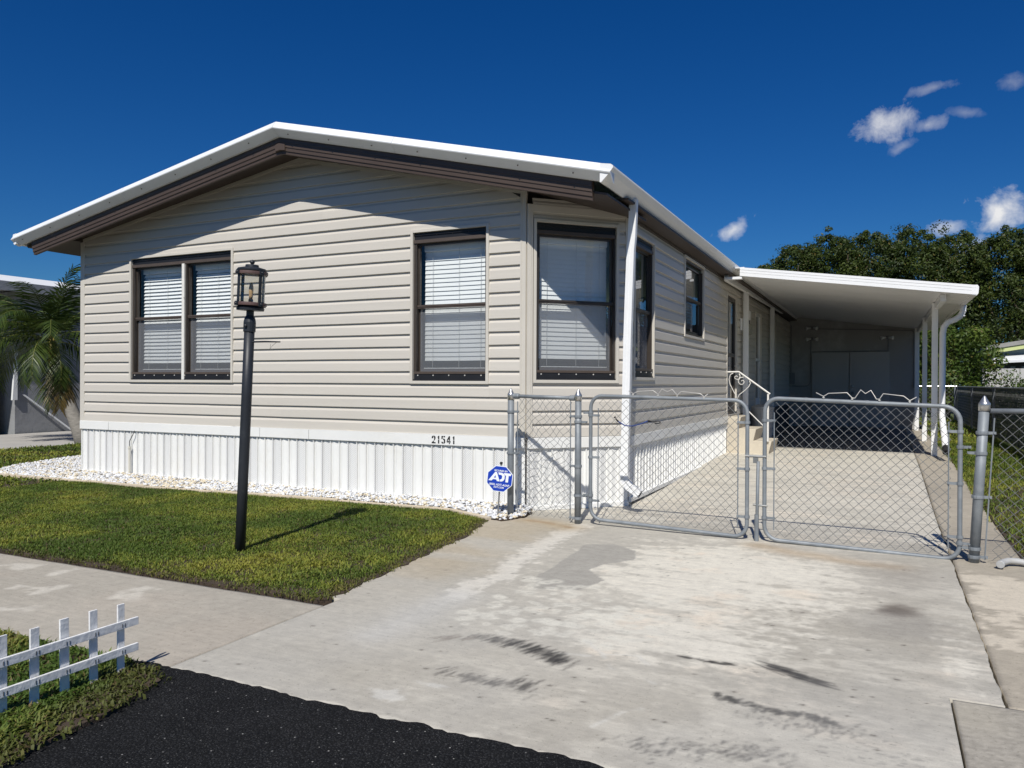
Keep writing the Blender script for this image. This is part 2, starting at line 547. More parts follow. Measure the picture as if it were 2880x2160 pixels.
def fbm(x, y, scale, octaves=4, seed=0, rough=.55):
    """value noise in 0..1 sampled at numpy arrays"""
    out = np.zeros_like(x, dtype=np.float64); amp = 1.0; tot = 0.0
    for o in range(octaves):
        rg = np.random.default_rng(seed * 101 + o); N = 256
        tab = rg.random((N, N))
        xs = x * scale * 2 ** o + 1000.3; ys = y * scale * 2 ** o + 1000.7
        xi = np.floor(xs).astype(int); yi = np.floor(ys).astype(int)
        fx = xs - xi; fy = ys - yi; fx = fx * fx * (3 - 2 * fx); fy = fy * fy * (3 - 2 * fy)
        a = tab[xi % N, yi % N]; b = tab[(xi + 1) % N, yi % N]; c = tab[xi % N, (yi + 1) % N]; d = tab[(xi + 1) % N, (yi + 1) % N]
        out += amp * ((a * (1 - fx) + b * fx) * (1 - fy) + (c * (1 - fx) + d * fx) * fy)
        tot += amp; amp *= rough
    return out / tot


def sstep(a, b, x):
    t = np.clip((x - a) / (b - a), 0, 1)
    return t * t * (3 - 2 * t)


def seg_dist(x, y, pts):
    """distance to a polyline and position along it (0..1)"""
    best = np.full(x.shape, 1e9); along = np.zeros(x.shape)
    n = len(pts) - 1
    for i in range(n):
        (ax, ay), (bx, by) = pts[i], pts[i + 1]
        dx, dy = bx - ax, by - ay
        t = np.clip(((x - ax) * dx + (y - ay) * dy) / (dx * dx + dy * dy), 0, 1)
        d = np.hypot(x - ax - t * dx, y - ay - t * dy)
        m = d < best
        best = np.where(m, d, best); along = np.where(m, (i + t) / n, along)
    return best, along


def in_poly(x, y, poly):
    inside = np.zeros(x.shape, bool); n = len(poly)
    for i in range(n):
        x0, y0 = poly[i]; x1, y1 = poly[(i + 1) % n]
        c = ((y0 > y) != (y1 > y)) & (x < (x1 - x0) * (y - y0) / (y1 - y0 + 1e-12) + x0)
        inside ^= c
    return inside


def gz(y):
    """the plot rises gently towards the carport"""
    return 0.12 * sstep(7.6, 13.8, np.asarray(y, float))


def gzf(y): return float(gz(y))


def add_text(body, size, mat, parent, frame, name, extrude=.0015, offset=0.0, align='CENTER', sx=1.0):
    """flat lettering; frame maps (a,b,n) to world"""
    cu = bpy.data.curves.new('lettering', 'FONT'); cu.body = body; cu.size = size
    cu.align_x = align; cu.align_y = 'CENTER'; cu.offset = offset; cu.resolution_u = 3
    t = bpy.data.objects.new('lettering_tmp', cu); COL.objects.link(t)
    dg = bpy.context.evaluated_depsgraph_get()
    me0 = bpy.data.meshes.new_from_object(t.evaluated_get(dg))
    mb = MB(); mb.add([frame(v.co.x * sx, v.co.y, extrude) for v in me0.vertices], [tuple(p.vertices) for p in me0.polygons])
    bpy.data.objects.remove(t); bpy.data.curves.remove(cu); bpy.data.meshes.remove(me0)
    return mb.build(name, mat, parent, fix=False)


# ================================================================== GROUND
def structure(o): o['kind'] = 'structure'; return o


def grid(x0, x1, y0, y1, st, dense=None):
    nx = max(2, int((x1 - x0) / st) + 1); ny = max(2, int((y1 - y0) / st) + 1)
    ya = np.linspace(y0, y1, ny)
    if dense: ya = np.concatenate([np.arange(y0, dense, st * .8), np.linspace(dense, y1, int((y1 - dense) / (st * 1.7)))])
    ny = len(ya)
    X, Y = np.meshgrid(np.linspace(x0, x1, nx), ya, indexing='ij')
    i = np.arange(nx * ny).reshape(nx, ny)
    F = np.stack([i[:-1, :-1], i[1:, :-1], i[1:, 1:], i[:-1, 1:]], -1).reshape(-1, 4)
    return X, Y, F


# the wide ground sheet, below everything else
mb = MB(); S = 600
mb.add([(-S, -S, -.06), (S, -S, -.06), (S, S, -.06), (-S, S, -.06)], [(0, 1, 2, 3)])
structure(mb.build('ground', 'far_ground', fix=False))


def lerp_col(c, tgt, m):
    return c * (1 - m[..., None]) + np.array(tgt) * m[..., None]


def concrete_cols(X, Y, seed, base=(.46, .43, .37)):
    n1 = fbm(X, Y, .8, 5, seed); n2 = fbm(X * .6, Y * 3.2, 1.6, 5, seed + 1)
    c = np.ones(X.shape + (3,)) * np.array(base)
    c *= (0.86 + .28 * n1)[..., None]
    c = lerp_col(c, (.40, .365, .30), .5 * sstep(.5, .75, fbm(X, Y, .55, 4, seed + 2)))
    c *= (0.95 + .10 * n2)[..., None]
    return c


def drive_cols(X, Y):
    s = 20
    c = concrete_cols(X, Y, s)
    n_f = fbm(X, Y, 9, 5, 31); n_m = fbm(X, Y, 2.6, 5, 32); n_st = fbm(X * .55, Y * 3.0, 3.2, 6, 33, .65)
    n_g = fbm(X, Y, 26, 3, 34)
    pale = (.73, .685, .585)
    # whitish scale over the middle of the drive, streaked across it
    zone = np.exp(-(((X + 1.05) / 1.05) ** 2 + ((Y - 5.35) / 1.25) ** 2) ** 1.5)
    zone = np.maximum(zone, .85 * np.exp(-(((X + .95) / .75) ** 2 + ((Y - 4.05) / .62) ** 2) ** 1.3))
    zone = np.maximum(zone, .72 * np.exp(-(((X - .33) / .17) ** 2 + ((Y - 4.2) / .8) ** 2)))
    zone = np.maximum(zone, .45 * np.exp(-(((X + .3) / .9) ** 2 + ((Y - 3.2) / .45) ** 2)))
    rear = sstep(6.7, 7.4, Y) * .74
    zone = np.maximum(zone, rear)
    q = zone * .80 + (n_st - .5) * 1.0 + (n_f - .5) * .55 + (n_g - .5) * .45
    m = .72 * sstep(.16, .80, q) + .28 * sstep(.38, .60, q)
    m = np.maximum(m, .42 * sstep(.48, .66, fbm(X * .8, Y * 1.7, 3.4, 6, 61, .7)) * sstep(-2.6, -1.2, X))
    m = m * (1 - .45 * sstep(6.8, 7.6, Y))
    c = lerp_col(c, pale, m * .95)
    c = lerp_col(c, (.74, .63, .50), .55 * m * sstep(.55, .7, n_m))
    # bare grey patch with a curled edge
    blob = [(-2.12, 4.75), (-2.16, 5.45), (-2.17, 5.9), (-1.95, 6.0), (-1.74, 5.85), (-1.66, 5.55), (-1.83, 5.3), (-1.86, 5.1), (-1.66, 4.9), (-1.72, 4.6), (-2.0, 4.5)]
    wx = X + (n_m - .5) * .10; wy = Y + (fbm(X, Y, 2.6, 4, 77) - .5) * .10
    inb = in_poly(wx, wy, blob).astype(float)
    c = lerp_col(c, (.365, .345, .305), inb * .9)
    # white dribbled band beside it
    d, al = seg_dist(X + (n_m - .5) * .12, Y, [(-2.52, 6.65), (-2.44, 5.34), (-2.35, 4.55), (-2.33, 3.95)])
    w = .11 * (1.1 - .35 * al)
    c = lerp_col(c, (.72, .68, .60), sstep(.42, .60, (1 - d / (w * 2)) * .9 + (n_g - .5) * .8 + (n_f - .5) * .5) * .68 * sstep(0, .1, 1 - al))
    d, al = seg_dist(X + (n_m - .5) * .12, Y, [(-2.33, 4.1), (-2.38, 3.3)])
    c = lerp_col(c, (.55, .54, .51), .55 * np.exp(-(d / .16) ** 2))
    # ringed lime spots
    rg = np.random.default_rng(5)
    for k in range(150):
        px = rg.uniform(-2.15, -1.05); py = rg.uniform(3.62, 4.72)
        if rg.random() < .35: py = rg.uniform(3.6, 4.2)
        r = rg.uniform(.018, .048)
        dd = np.hypot((X - px) + (n_g - .5) * .03, (Y - py) + (n_f - .5) * .03)
        ring = np.exp(-((dd - r * .72) / (r * .34)) ** 2)
        c = lerp_col(c, (.70, .67, .58), np.clip(ring * .62 + .25 * (dd < r * .7), 0, .65))
    # fine white efflorescence lines
    for pts in ([(-1.36, 3.7), (-1.2, 3.55), (-1.05, 3.6), (-.95, 3.45)], [(-1.2, 3.55), (-1.12, 3.38), (-.9, 3.3)], [(-1.45, 3.45), (-1.25, 3.5)],
                [(-1.0, 2.78), (-.94, 2.95), (-.88, 3.02)]):
        d, al = seg_dist(X + (n_m - .5) * .06, Y + (n_f - .5) * .05, pts)
        c = lerp_col(c, (.66, .64, .58), .55 * np.exp(-(d / .011) ** 2) * sstep(.35, .6, n_f + .1))
    for (px, py, a, b) in ((-1.88, 2.68, .16, .09), (-1.75, 2.86, .10, .05)):
        e = np.hypot((X - px) / a, (Y - py) / b)
        c = lerp_col(c, (.68, .66, .60), .6 * sstep(.42, .66, (1 - e) * .5 + n_g * .55 + (n_f - .5) * .5))
    # tyre scuffs: dark bristles lying across the arc
    rg = np.random.default_rng(9)

    def scuff(pts, n, length, ang, dark, spread, wdt=.006):
        nonlocal c
        P_ = np.array(pts, float)
        for _ in range(n):
            t = rg.random() * (len(P_) - 1); i = int(t); q = P_[i] * (1 - (t - i)) + P_[i + 1] * (t - i)
            q = q + rg.normal(0, spread, 2)
            a = ang + rg.normal(0, .12); L = length * rg.uniform(.4, 1.2)
            p1 = q + L * .5 * np.array([math.cos(a), math.sin(a)]); p0 = 2 * q - p1
            x0, x1 = min(p0[0], p1[0]) - .03, max(p0[0], p1[0]) + .03; y0, y1 = min(p0[1], p1[1]) - .03, max(p0[1], p1[1]) + .03
            mk = (X > x0) & (X < x1) & (Y > y0) & (Y < y1)
            if not mk.any(): continue
            d, al = seg_dist(X[mk], Y[mk], [tuple(p0), tuple(p1)])
            mm = rg.uniform(.2, .66) * np.exp(-(d / wdt) ** 2) * sstep(0, .2, al) * sstep(0, .2, 1 - al)
            c[mk] = lerp_col(c[mk], dark, mm)
    dk = (.040, .038, .037)
    scuff([(-1.9, 3.50), (-1.67, 3.50), (-1.48, 3.45), (-1.3, 3.33)], 150, .15, 1.25, dk, .020, .0075)
    scuff([(-2.05, 3.40), (-1.9, 3.47)], 30, .12, 1.1, (.2, .17, .14), .02)
    scuff([(-1.8, 3.02), (-1.6, 2.99), (-1.5, 3.0)], 55, .10, 1.25, (.07, .065, .06), .022, .007)
    scuff([(-1.44, 3.07), (-1.36, 2.98)], 36, .11, 1.35, (.06, .055, .05), .028, .007)
    scuff([(-.64, 3.29), (-.53, 3.265), (-.39, 3.23), (-.27, 3.25), (-.18, 3.22)], 210, .045, 1.2, (.022, .021, .021), .013, .009)
    scuff([(-.5, 3.2), (-.2, 3.15), (-.1, 3.18)], 70, .06, 1.3, (.08, .075, .07), .04, .0065)
    scuff([(-.48, 3.75), (-.37, 3.69), (-.24, 3.61)], 90, .14, -.35, (.04, .038, .038), .020, .0075)
    scuff([(-.88, 3.68), (-.73, 3.67), (-.62, 3.68)], 55, .05, .1, (.03, .028, .027), .008, .0075)
    scuff([(-.85, 2.7), (-.5, 2.8), (-.3, 2.85)], 150, .055, 1.2, (.075, .07, .065), .045, .0065)
    scuff([(-.2, 3.0), (.1, 3.05)], 50, .04, 0, (.15, .14, .13), .06, .006)
    # oil and rust
    e = np.hypot((X - .07) / .12, (Y - 5.0) / .14)
    c = lerp_col(c, (.095, .072, .055), .85 * sstep(1.25, .2, e + (n_m - .5) * .9 + (n_f - .5) * .6))
    e = np.hypot((X - .12) / .30, (Y - 4.7) / .32)
    c = lerp_col(c, (.30, .28, .25), .5 * sstep(1.3, .2, e + (n_m - .5) * .9))
    d, al = seg_dist(X, Y + (n_m - .5) * .12, [(-3.05, 6.66), (-2.82, 6.62), (-2.55, 6.5)])
    c = lerp_col(c, (.20, .10, .055), .75 * np.exp(-(d / .035) ** 2) * sstep(.35, .55, n_f + .1))
    c = lerp_col(c, (.40, .29, .16), .6 * np.exp(-(d / .16) ** 2))
    d, al = seg_dist(X, Y + (n_m - .5) * .16, [(-.92, 6.5), (-.58, 6.3), (-.25, 6.2), (.05, 6.16)])
    c = lerp_col(c, (.44, .33, .21), .62 * np.exp(-(d / .13) ** 2))
    c = lerp_col(c, (.33, .30, .26), .5 * np.exp(-(((X - .1) / .3) ** 2 + ((Y - 5.9) / .5) ** 2)))
    tan = sstep(-2.35, -2.85, X + (n_m - .5) * .5) * sstep(3.9, 4.8, Y) * sstep(7.0, 6.2, Y)
    c = lerp_col(c, (.43, .35, .235), tan * .55 * sstep(.3, .6, fbm(X * .5, Y * 1.6, 1.5, 4, 40)))
    # cool bluish wash low down
    c = lerp_col(c, (.45, .435, .40), .35 * sstep(4.6, 3.2, Y) * sstep(.3, .7, fbm(X, Y, 1.1, 4, 41)))
    # from the carport's shadow edge back, shade is darkened into the slab colour
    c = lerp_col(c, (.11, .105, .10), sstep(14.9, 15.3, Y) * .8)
    # pale lip at the road edge
    c = lerp_col(c, (.66, .62, .53), .75 * sstep(.42, .6, np.exp(-((Y - 2.47) / .07) ** 2) * .8 + (n_f - .5) * .6))
    # specks
    for _ in range(130):
        px, py = rg.uniform(-2.9, .4), rg.uniform(2.5, 6.3); r = rg.uniform(.005, .012)
        mk = (np.abs(X - px) < .03) & (np.abs(Y - py) < .03)
        c[mk] = lerp_col(c[mk], (.07, .06, .05), .85 * np.exp(-(np.hypot(X[mk] - px, (Y[mk] - py) * 1.3) / r) ** 2))
    return c


def slab(name, x0, x1, y0, y1, st, colf, dz=0.0, rag=None, seed=3, notch=None, dense=None):
    X, Y, F = grid(x0, x1, y0, y1, st, dense)
    if notch:                                         # leave out the corner beyond (x, y)
        fx = X.ravel()[F].max(1); fy = Y.ravel()[F].min(1)
        F = F[~((fx > notch[0]) & (fy < notch[1]))]
        gx = X.ravel()[F].min(1); fy = Y.ravel()[F].min(1)
        F = F[~((gx < notch[2]) & (fy < notch[3]))]
    Xd, Yd = X.copy(), Y.copy()
    if rag:                                           # slightly worn, uneven borders
        w = (fbm(X, Y, 6, 4, seed) - .5) * rag * 2
        Xd[0, :] += w[0, :]; Xd[-1, :] += w[-1, :]; Yd[:, 0] += w[:, 0]; Yd[:, -1] += w[:, -1]
    Z = gz(Yd) + dz + (fbm(X, Y, 1.2, 3, seed + 5) - .5) * .004
    V = np.stack([Xd, Yd, Z], -1).reshape(-1, 3)
    C = colf(X, Y).reshape(-1, 3)
    # skirt down the border so that the slab has thickness
    E = np.concatenate([F[:, [0, 1]], F[:, [1, 2]], F[:, [2, 3]], F[:, [3, 0]]])
    key = np.sort(E, 1); key = key[:, 0].astype(np.int64) * V.shape[0] + key[:, 1]
    _, first, cnt = np.unique(key, return_index=True, return_counts=True)
    B = E[first[cnt == 1]]
    ids = np.unique(B); back = np.full(V.shape[0], -1); back[ids] = np.arange(len(ids)) + len(V)
    V2 = V[ids].copy(); V2[:, 2] -= .05
    F2 = np.stack([B[:, 0], back[B[:, 0]], back[B[:, 1]], B[:, 1]], -1)
    Vt = np.concatenate([V, V2]); Ct = np.concatenate([C, C[ids] * .6]); Ft = np.concatenate([F, F2])
    used = np.unique(Ft); remap = np.full(len(Vt), -1); remap[used] = np.arange(len(used))
    return structure(np_obj(name, Vt[used], remap[Ft], 'concrete', Ct[used]))


slab('driveway', -3.50, .444, 2.47, 8.2, .011, drive_cols, 0, .012, 3, notch=(.252, 3.687, -2.935, 3.74), dense=4.3)
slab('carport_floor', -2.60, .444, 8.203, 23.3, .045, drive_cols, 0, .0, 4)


def strip_cols(X, Y):
    c = concrete_cols(X, Y, 50, (.40, .355, .285))
    n = fbm(X * 1.2, Y * 1.6, 2.2, 6, 51, .62)
    m = sstep(.545, .565, n + .05 * np.exp(-(((X - .68) / .25) ** 2 + ((Y - 5.5) / .7) ** 2))) * sstep(3.6, 4.2, Y) * sstep(6.6, 6.0, Y)
    return lerp_col(c, (.64, .57, .46), m * .85)


slab('driveway_strip', .458, .93, 3.69, 23.3, .025, strip_cols, -.003, .006, 6)


def agg_cols(X, Y):
    c = concrete_cols(X, Y, 60, (.36, .33, .28))
    g = fbm(X, Y, 60, 2, 61)
    c *= (.72 + .56 * g)[..., None]
    return lerp_col(c, (.46, .42, .34), .6 * np.exp(-(np.hypot((X - .3) / .15, (Y - 3.55) / .2)) ** 2))


# notch in the driveway corner filled with an exposed aggregate slab
slab('aggregate_slab', .258, 2.3, 2.3, 3.678, .012, agg_cols, .0, .003, 8)
slab('pavement_apron', .945, 8.0, 3.69, 6.5, .06, strip_cols, -.006, .01, 9)


def walk_cols(X, Y):
    c = concrete_cols(X, Y, 70, (.42, .385, .325))
    n = fbm(X, Y, 6, 5, 71)
    c = lerp_col(c, (.50, .41, .33), .18 * sstep(.5, .7, fbm(X, Y, 1.1, 4, 72)))
    c = lerp_col(c, (.66, .62, .54), .6 * sstep(.62, .7, n) * sstep(.6, .5, fbm(X, Y, .8, 3, 73)))
    return c


slab('walkway', -14.0, -2.948, 2.43, 3.60, .022, walk_cols, -.004, .012, 12)

# street
mb = MB(); mb.add([(-60, -30, -.022), (60, -30, -.022), (60, 2.45, -.022), (-60, 2.45, -.022)], [(0, 1, 2, 3)])
edge = []
X, Y, F = grid(-3.2, 2.4, -2.0, 2.50, .03)
Yd = Y.copy(); Yd[:, -1] += (fbm(X[:, -1], Y[:, -1], 9, 5, 90, .8) - .5) * .085
Z = -.010 + (fbm(X, Y, 3, 3, 91) - .5) * .006 + sstep(.35, .0, 2.5 - Y) * .014
st = np_obj('road', np.concatenate([np.stack([X, Yd, Z], -1).reshape(-1, 3), np.array([(-90, -60, -.03), (90, -60, -.03), (90, 2.40, -.03), (-90, 2.40, -.03)])]),
            np.concatenate([F, np.array([[X.size, X.size + 1, X.size + 2, X.size + 3]])]), 'asphalt')
structure(st)

# neighbour's drive beyond the palm, and soil beds under the lawns
mb = MB(); mb.box(-18.95, -14.9, -2, 40, -.05, .0)
structure(mb.build('neighbour_driveway', 'neighbour_concrete'))


def bed(name, poly, z=.010, rag=.022):
    rg = random.Random(5); pts = []
    for (ax, ay), (bx, by) in zip(poly, poly[1:] + poly[:1]):      # ragged outline
        n = max(1, int(math.hypot(bx - ax, by - ay) / .07)) if max(abs(ax), abs(bx)) < 9 else 1
        for k in range(n):
            f = k / n; pts.append((ax + (bx - ax) * f + rg.uniform(-rag, rag), ay + (by - ay) * f + rg.uniform(-rag, rag)))
    mb = MB(); mb.prism(pts, lambda a, b: (a, b, z), lambda a, b: (a, b, -.05))
    return structure(mb.build(name, 'soil', fix=True))


LAWN = [(-14.8, 3.60), (-3.05, 3.62), (-2.99, 3.70), (-3.03, 4.2), (-3.10, 4.93), (-3.19, 5.83), (-3.37, 6.47), (-3.92, 6.73), (-5.3, 6.70), (-6.5, 6.61), (-8.05, 6.51), (-9.6, 6.48), (-10.8, 6.41), (-11.4, 6.70), (-11.65, 7.3), (-12.1, 8.6), (-12.2, 12.5), (-14.8, 12.5)]
bed('front_lawn_bed', LAWN, .007)
VERGE = [(-7.0, -1.0), (-2.50, -1.0), (-2.66, 1.6), (-2.74, 2.1), (-2.80, 2.36), (-2.93, 2.44), (-7.0, 2.42)]
bed('verge_bed', VERGE, .008)
mb = MB()
ys = [6.5, 7.6, 9, 10.5, 12, 13.8, 32]
for a, b in zip(ys[:-1], ys[1:]):
    mb.add([(.92, a, gzf(a) + .004), (14, a, gzf(a) + .004), (14, b, gzf(b) + .004), (.92, b, gzf(b) + .004)], [(0, 1, 2, 3)])
structure(mb.build('side_lawn_bed', 'soil', fix=False))


# ------------------------------------------------------------------ grass
def grass(name, label, poly, n, hgt, seed, zf=lambda x, y: 0 * x + .007, xr=None, yr=None, wid=.006, pal=None, edge_brown=None):
    rg = np.random.default_rng(seed)
    xs = [p[0] for p in poly]; ys_ = [p[1] for p in poly]
    x0, x1 = xr or (min(xs), max(xs)); y0, y1 = yr or (min(ys_), max(ys_))
    x = rg.uniform(x0, x1, n * 2); y = rg.uniform(y0, y1, n * 2)
    ok = in_poly(x + rg.normal(0, .018, x.size), y + rg.normal(0, .018, x.size), poly)
    clump = fbm(x, y, 7, 3, seed + 1)
    ok &= (rg.random(x.size) < .35 + 1.1 * sstep(.3, .6, clump))
    if edge_brown is not None: ok &= (rg.random(x.size) > edge_brown(x, y) * .5)
    x, y = x[ok][:n], y[ok][:n]; m = len(x)
    patch = fbm(x, y, 1.3, 4, seed + 2); patch2 = fbm(x, y, 4.0, 4, seed + 3)
    hh = hgt * rg.uniform(.35, 1.25, m) * (.5 + 1.0 * patch2)
    if edge_brown is not None: hh = hh * (1 - .35 * edge_brown(x, y))
    az = rg.uniform(0, 2 * PI, m); lean = rg.uniform(.55, 1.5, m)
    dx, dy = np.cos(az), np.sin(az); w = wid * rg.uniform(.6, 1.3, m)
    z0 = zf(x, y)
    sx, sy = -dy * w * .5, dx * w * .5
    bx, by = dx * hh * np.sin(lean * .45) * .5, dy * hh * np.sin(lean * .45) * .5
    tx, ty = dx * hh * np.sin(lean) * .95, dy * hh * np.sin(lean) * .95
    zm = hh * .52 * np.cos(lean * .45); zt = hh * (.52 * np.cos(lean * .45) + .48 * np.cos(lean * 1.15))
    V = np.empty((m, 5, 3))
    V[:, 0] = np.stack([x - sx, y - sy, z0 - .004], -1); V[:, 1] = np.stack([x + sx, y + sy, z0 - .004], -1)
    V[:, 2] = np.stack([x + bx + sx * .9, y + by + sy * .9, z0 + zm], -1); V[:, 3] = np.stack([x + bx - sx * .9, y + by - sy * .9, z0 + zm], -1)
    V[:, 4] = np.stack([x + tx, y + ty, z0 + zt], -1)
    b = np.arange(m)[:, None] * 5
    F = np.concatenate([b + np.array([[0, 1, 2]]), b + np.array([[0, 2, 3]]), b + np.array([[3, 2, 4]])])
    pal = pal or [(.092, .148, .021), (.20, .248, .034), (.34, .335, .054)]
    t = np.clip(.22 + (patch - .45) * 2.2 + (patch2 - .5) * .9 + rg.normal(0, .24, m), 0, 1)
    c = np.where((t < .5)[:, None], np.array(pal[0]) * (1 - t * 2)[:, None] + np.array(pal[1]) * (t * 2)[:, None],
                 np.array(pal[1]) * (2 - 2 * t)[:, None] + np.array(pal[2]) * (2 * t - 1)[:, None])
    dry = rg.random(m) < .05 + .10 * sstep(.55, .75, fbm(x, y, .9, 3, seed + 5))
    c[dry] = np.array([.20, .155, .06]) * rg.uniform(.5, 1.1, (dry.sum(), 1))
    if edge_brown is not None:
        e = edge_brown(x, y)[:, None]
        c = c * (1 - .5 * e) + np.array([.11, .075, .03]) * .5 * e
    o = np_obj(name, V.reshape(-1, 3), F, 'grass_blade', np.repeat(c, 5, 0))
    return tag(o, label, 'grass', kind='stuff')


def lawn_edge(x, y):
    d1, _ = seg_dist(x, y, [(-14.8, 3.60), (-3.05, 3.62), (-2.99, 3.70), (-3.03, 4.2), (-3.10, 4.93), (-3.19, 5.83), (-3.42, 6.60)])
    return sstep(.15, .03, d1 + (fbm(x, y, 5, 3, 88) - .5) * .12)


grass('lawn_grass', 'short green lawn between the walkway and the white gravel strip', LAWN, 250000, .028, 21,
      xr=(-9.5, -2.9), yr=(3.55, 7.0), edge_brown=lawn_edge, wid=.0066)
grass('lawn_grass_beyond', 'green grass beside the palm and house corner', LAWN, 26000, .05, 22, xr=(-14.8, -9.5), yr=(3.55, 12.5), wid=.018)
vg = grass('verge_grass', 'rough weedy grass under the small white picket fence', VERGE, 46000, .036, 23, xr=(-4.4, -2.5), yr=(1.0, 2.5), wid=.010,
           pal=[(.08, .14, .02), (.17, .22, .035), (.27, .23, .06)],
           edge_brown=lambda x, y: sstep(.30, .03, seg_dist(x, y, [(-2.66, 1.5), (-2.74, 2.1), (-2.80, 2.36), (-2.93, 2.44)])[0] + (fbm(x, y, 4, 3, 12) - .5) * .4))
SIDE = [(.90, 6.55), (.96, 6.9), (.93, 8), (.90, 10), (.93, 14), (.93, 32), (9, 32), (9, 6.55)]
grass('side_lawn_grass', 'green lawn along the right edge of the driveway behind the chain link fence', SIDE, 56000, .055, 24,
      xr=(.88, 2.6), yr=(6.5, 20), zf=lambda x, y: gz(y) + .004, wid=.009)
grass('side_lawn_grass_far', 'grass beyond the far chain link fence', SIDE, 16000, .09, 25, xr=(.9, 8), yr=(19, 32), zf=lambda x, y: gz(y) + .004, wid=.03)


# ================================================================== HOUSE
YF = 7.15          # front wall plane
XL, XR, XS = -10.09, -3.28, -2.46      # wall corner, start of the angled corner, side wall plane
YS = 7.97          # where the side wall starts
YB = 23.3
ZB, CO = .745, .135                    # lowest siding course and course height


def wm_front(u, v, n): return (u, YF - n, v)


def wm_side(u, v, n): return (XS + n, u, v)


S2 = math.sqrt(.5)
CH_LEN = math.hypot(XS - XR, YS - YF)


def wm_bay(u, v, n): return (XR + S2 * u + S2 * n, YF + S2 * u - S2 * n, v)


def walltop(x):
    if x < -6.22: return 3.249 + (x + 10.09) * .1742
    return 3.923 - (x + 6.22) * .2330


house = thing('mobile_home', (-6.3, 15.0, 0), 'beige vinyl sided mobile home with white skirting and low white metal roof', 'house')

# openings: u0, u1, v0, v1
WIN_F = [(-9.07, -7.28, 1.315, 2.918), (-4.628, -3.732, 1.315, 2.918)]
WIN_B = [(.095, .995, 1.33, 2.935)]
WIN_S = [(8.10, 8.86, 1.365, 2.91), (10.42, 11.61, 1.965, 3.0), (13.55, 14.46, .80, 2.83), (16.75, 17.55, .80, 2.80), (18.95, 19.9, 1.5, 2.85)]
TR = .032


def sheath(name, wm, u0, u1, top, holes, mat, breaks=()):
    us = sorted({u0, u1, *breaks, *[h[0] for h in holes], *[h[1] for h in holes]})
    mb = MB()
    for a, b in zip(us[:-1], us[1:]):
        cuts = [(h[2], h[3]) for h in holes if h[0] < (a + b) / 2 < h[1]]
        lo = .05
        for c0, c1 in sorted(cuts):
            mb.add([wm(a, lo, -.004), wm(b, lo, -.004), wm(b, c0, -.004), wm(a, c0, -.004)], [(0, 1, 2, 3)]); lo = c1
        mb.add([wm(a, lo, -.004), wm(b, lo, -.004), wm(b, top(b), -.004), wm(a, top(a), -.004)], [(0, 1, 2, 3)])
    return mb.build(name, mat, house, fix=False)


PROF = [(0.0, .000), (0.0, .0215), (.003, .023), (.090, .0175), (.100, .0125), (.112, .0045), (.1375, .002)]


def clip_profile(a, b):
    out = []
    for (v0, n0), (v1, n1) in zip(PROF[:-1], PROF[1:]):
        if v1 <= v0 + 1e-9:
            if a <= v0 <= b: out += [(v0, n0), (v1, n1)]
            continue
        lo, hi = max(v0, a), min(v1, b)
        if lo < hi:
            for v in (lo, hi): out.append((v, n0 + (n1 - n0) * (v - v0) / (v1 - v0)))
    res = []
    for p in out:
        if not res or abs(p[0] - res[-1][0]) + abs(p[1] - res[-1][1]) > 1e-6: res.append(p)
    return res


def siding(wm, u0, u1, vtop, holes, wall, uL=None, uR=None, seam=None, v_start=ZB, step=.3, seed=1):
    """dutch-lap courses, each board its own object, cut round the openings"""
    rg = random.Random(seed)
    i = 0
    while v_start + i * CO < vtop - .01:
        vb = v_start + i * CO; i += 1
        hs = [(h[0] - TR, h[1] + TR, h[2] - TR, h[3] + TR) for h in holes]
        us = sorted({u0, u1, *[x for h in hs for x in h[:2] if u0 < x < u1 and h[2] < vb + CO and h[3] > vb]})
        cells = []
        for a, b in zip(us[:-1], us[1:]):
            free = [(0.0, .1375)]
            for h in hs:
                if h[0] < (a + b) / 2 < h[1]:
                    nf = []
                    for f0, f1 in free:
                        l0, l1 = h[2] - vb, h[3] - vb
                        if l1 <= f0 or l0 >= f1: nf.append((f0, f1)); continue
                        if l0 > f0 + .012: nf.append((f0, l0))
                        if l1 < f1 - .012: nf.append((l1, f1))
                    free = nf
            for f in free:
                if cells and cells[-1][1] == a and cells[-1][2] == f: cells[-1] = (cells[-1][0], b, f)
                else: cells.append((a, b, f))
        for a, b, f in cells:
            cuts = [a, b]
            if seam and b - a > 4.2:
                cuts = [a, a + (b - a) * rg.uniform(.35, .65), b]
            for k, (ca, cb) in enumerate(zip(cuts[:-1], cuts[1:])):
                prof = clip_profile(*f)
                if len(prof) < 2: continue
                dn = .0012 * k
                nseg = max(1, int((cb - ca) / step))
                mb = MB(); ph = rg.random() * 6
                rows = []
                for (dv, n) in prof:
                    v = vb + dv
                    lo = max(ca, uL(v)) if uL else ca; hi = min(cb, uR(v)) if uR else cb
                    if hi < lo: hi = lo = (hi + lo) / 2
                    rows.append([(lo + (hi - lo) * s / nseg, v, n + dn) for s in range(nseg + 1)])
                if max(r[-1][0] - r[0][0] for r in rows) < .02: continue
                o = 0
                for r in rows:
                    for (u, v, n) in r:
                        w = math.sin(u * 2.1 + ph) * .0011 + math.sin(u * 5.3 + ph * 2) * .0006
                        mb.v.append(wm(u, v + w * (n > .008), n))
                m = nseg + 1
                for q in range(len(rows) - 1):
                    for s in range(nseg):
                        mb.f.append((q * m + s, q * m + s + 1, (q + 1) * m + s + 1, (q + 1) * m + s))
                mb.build('siding_board', 'siding', wall, fix=False)


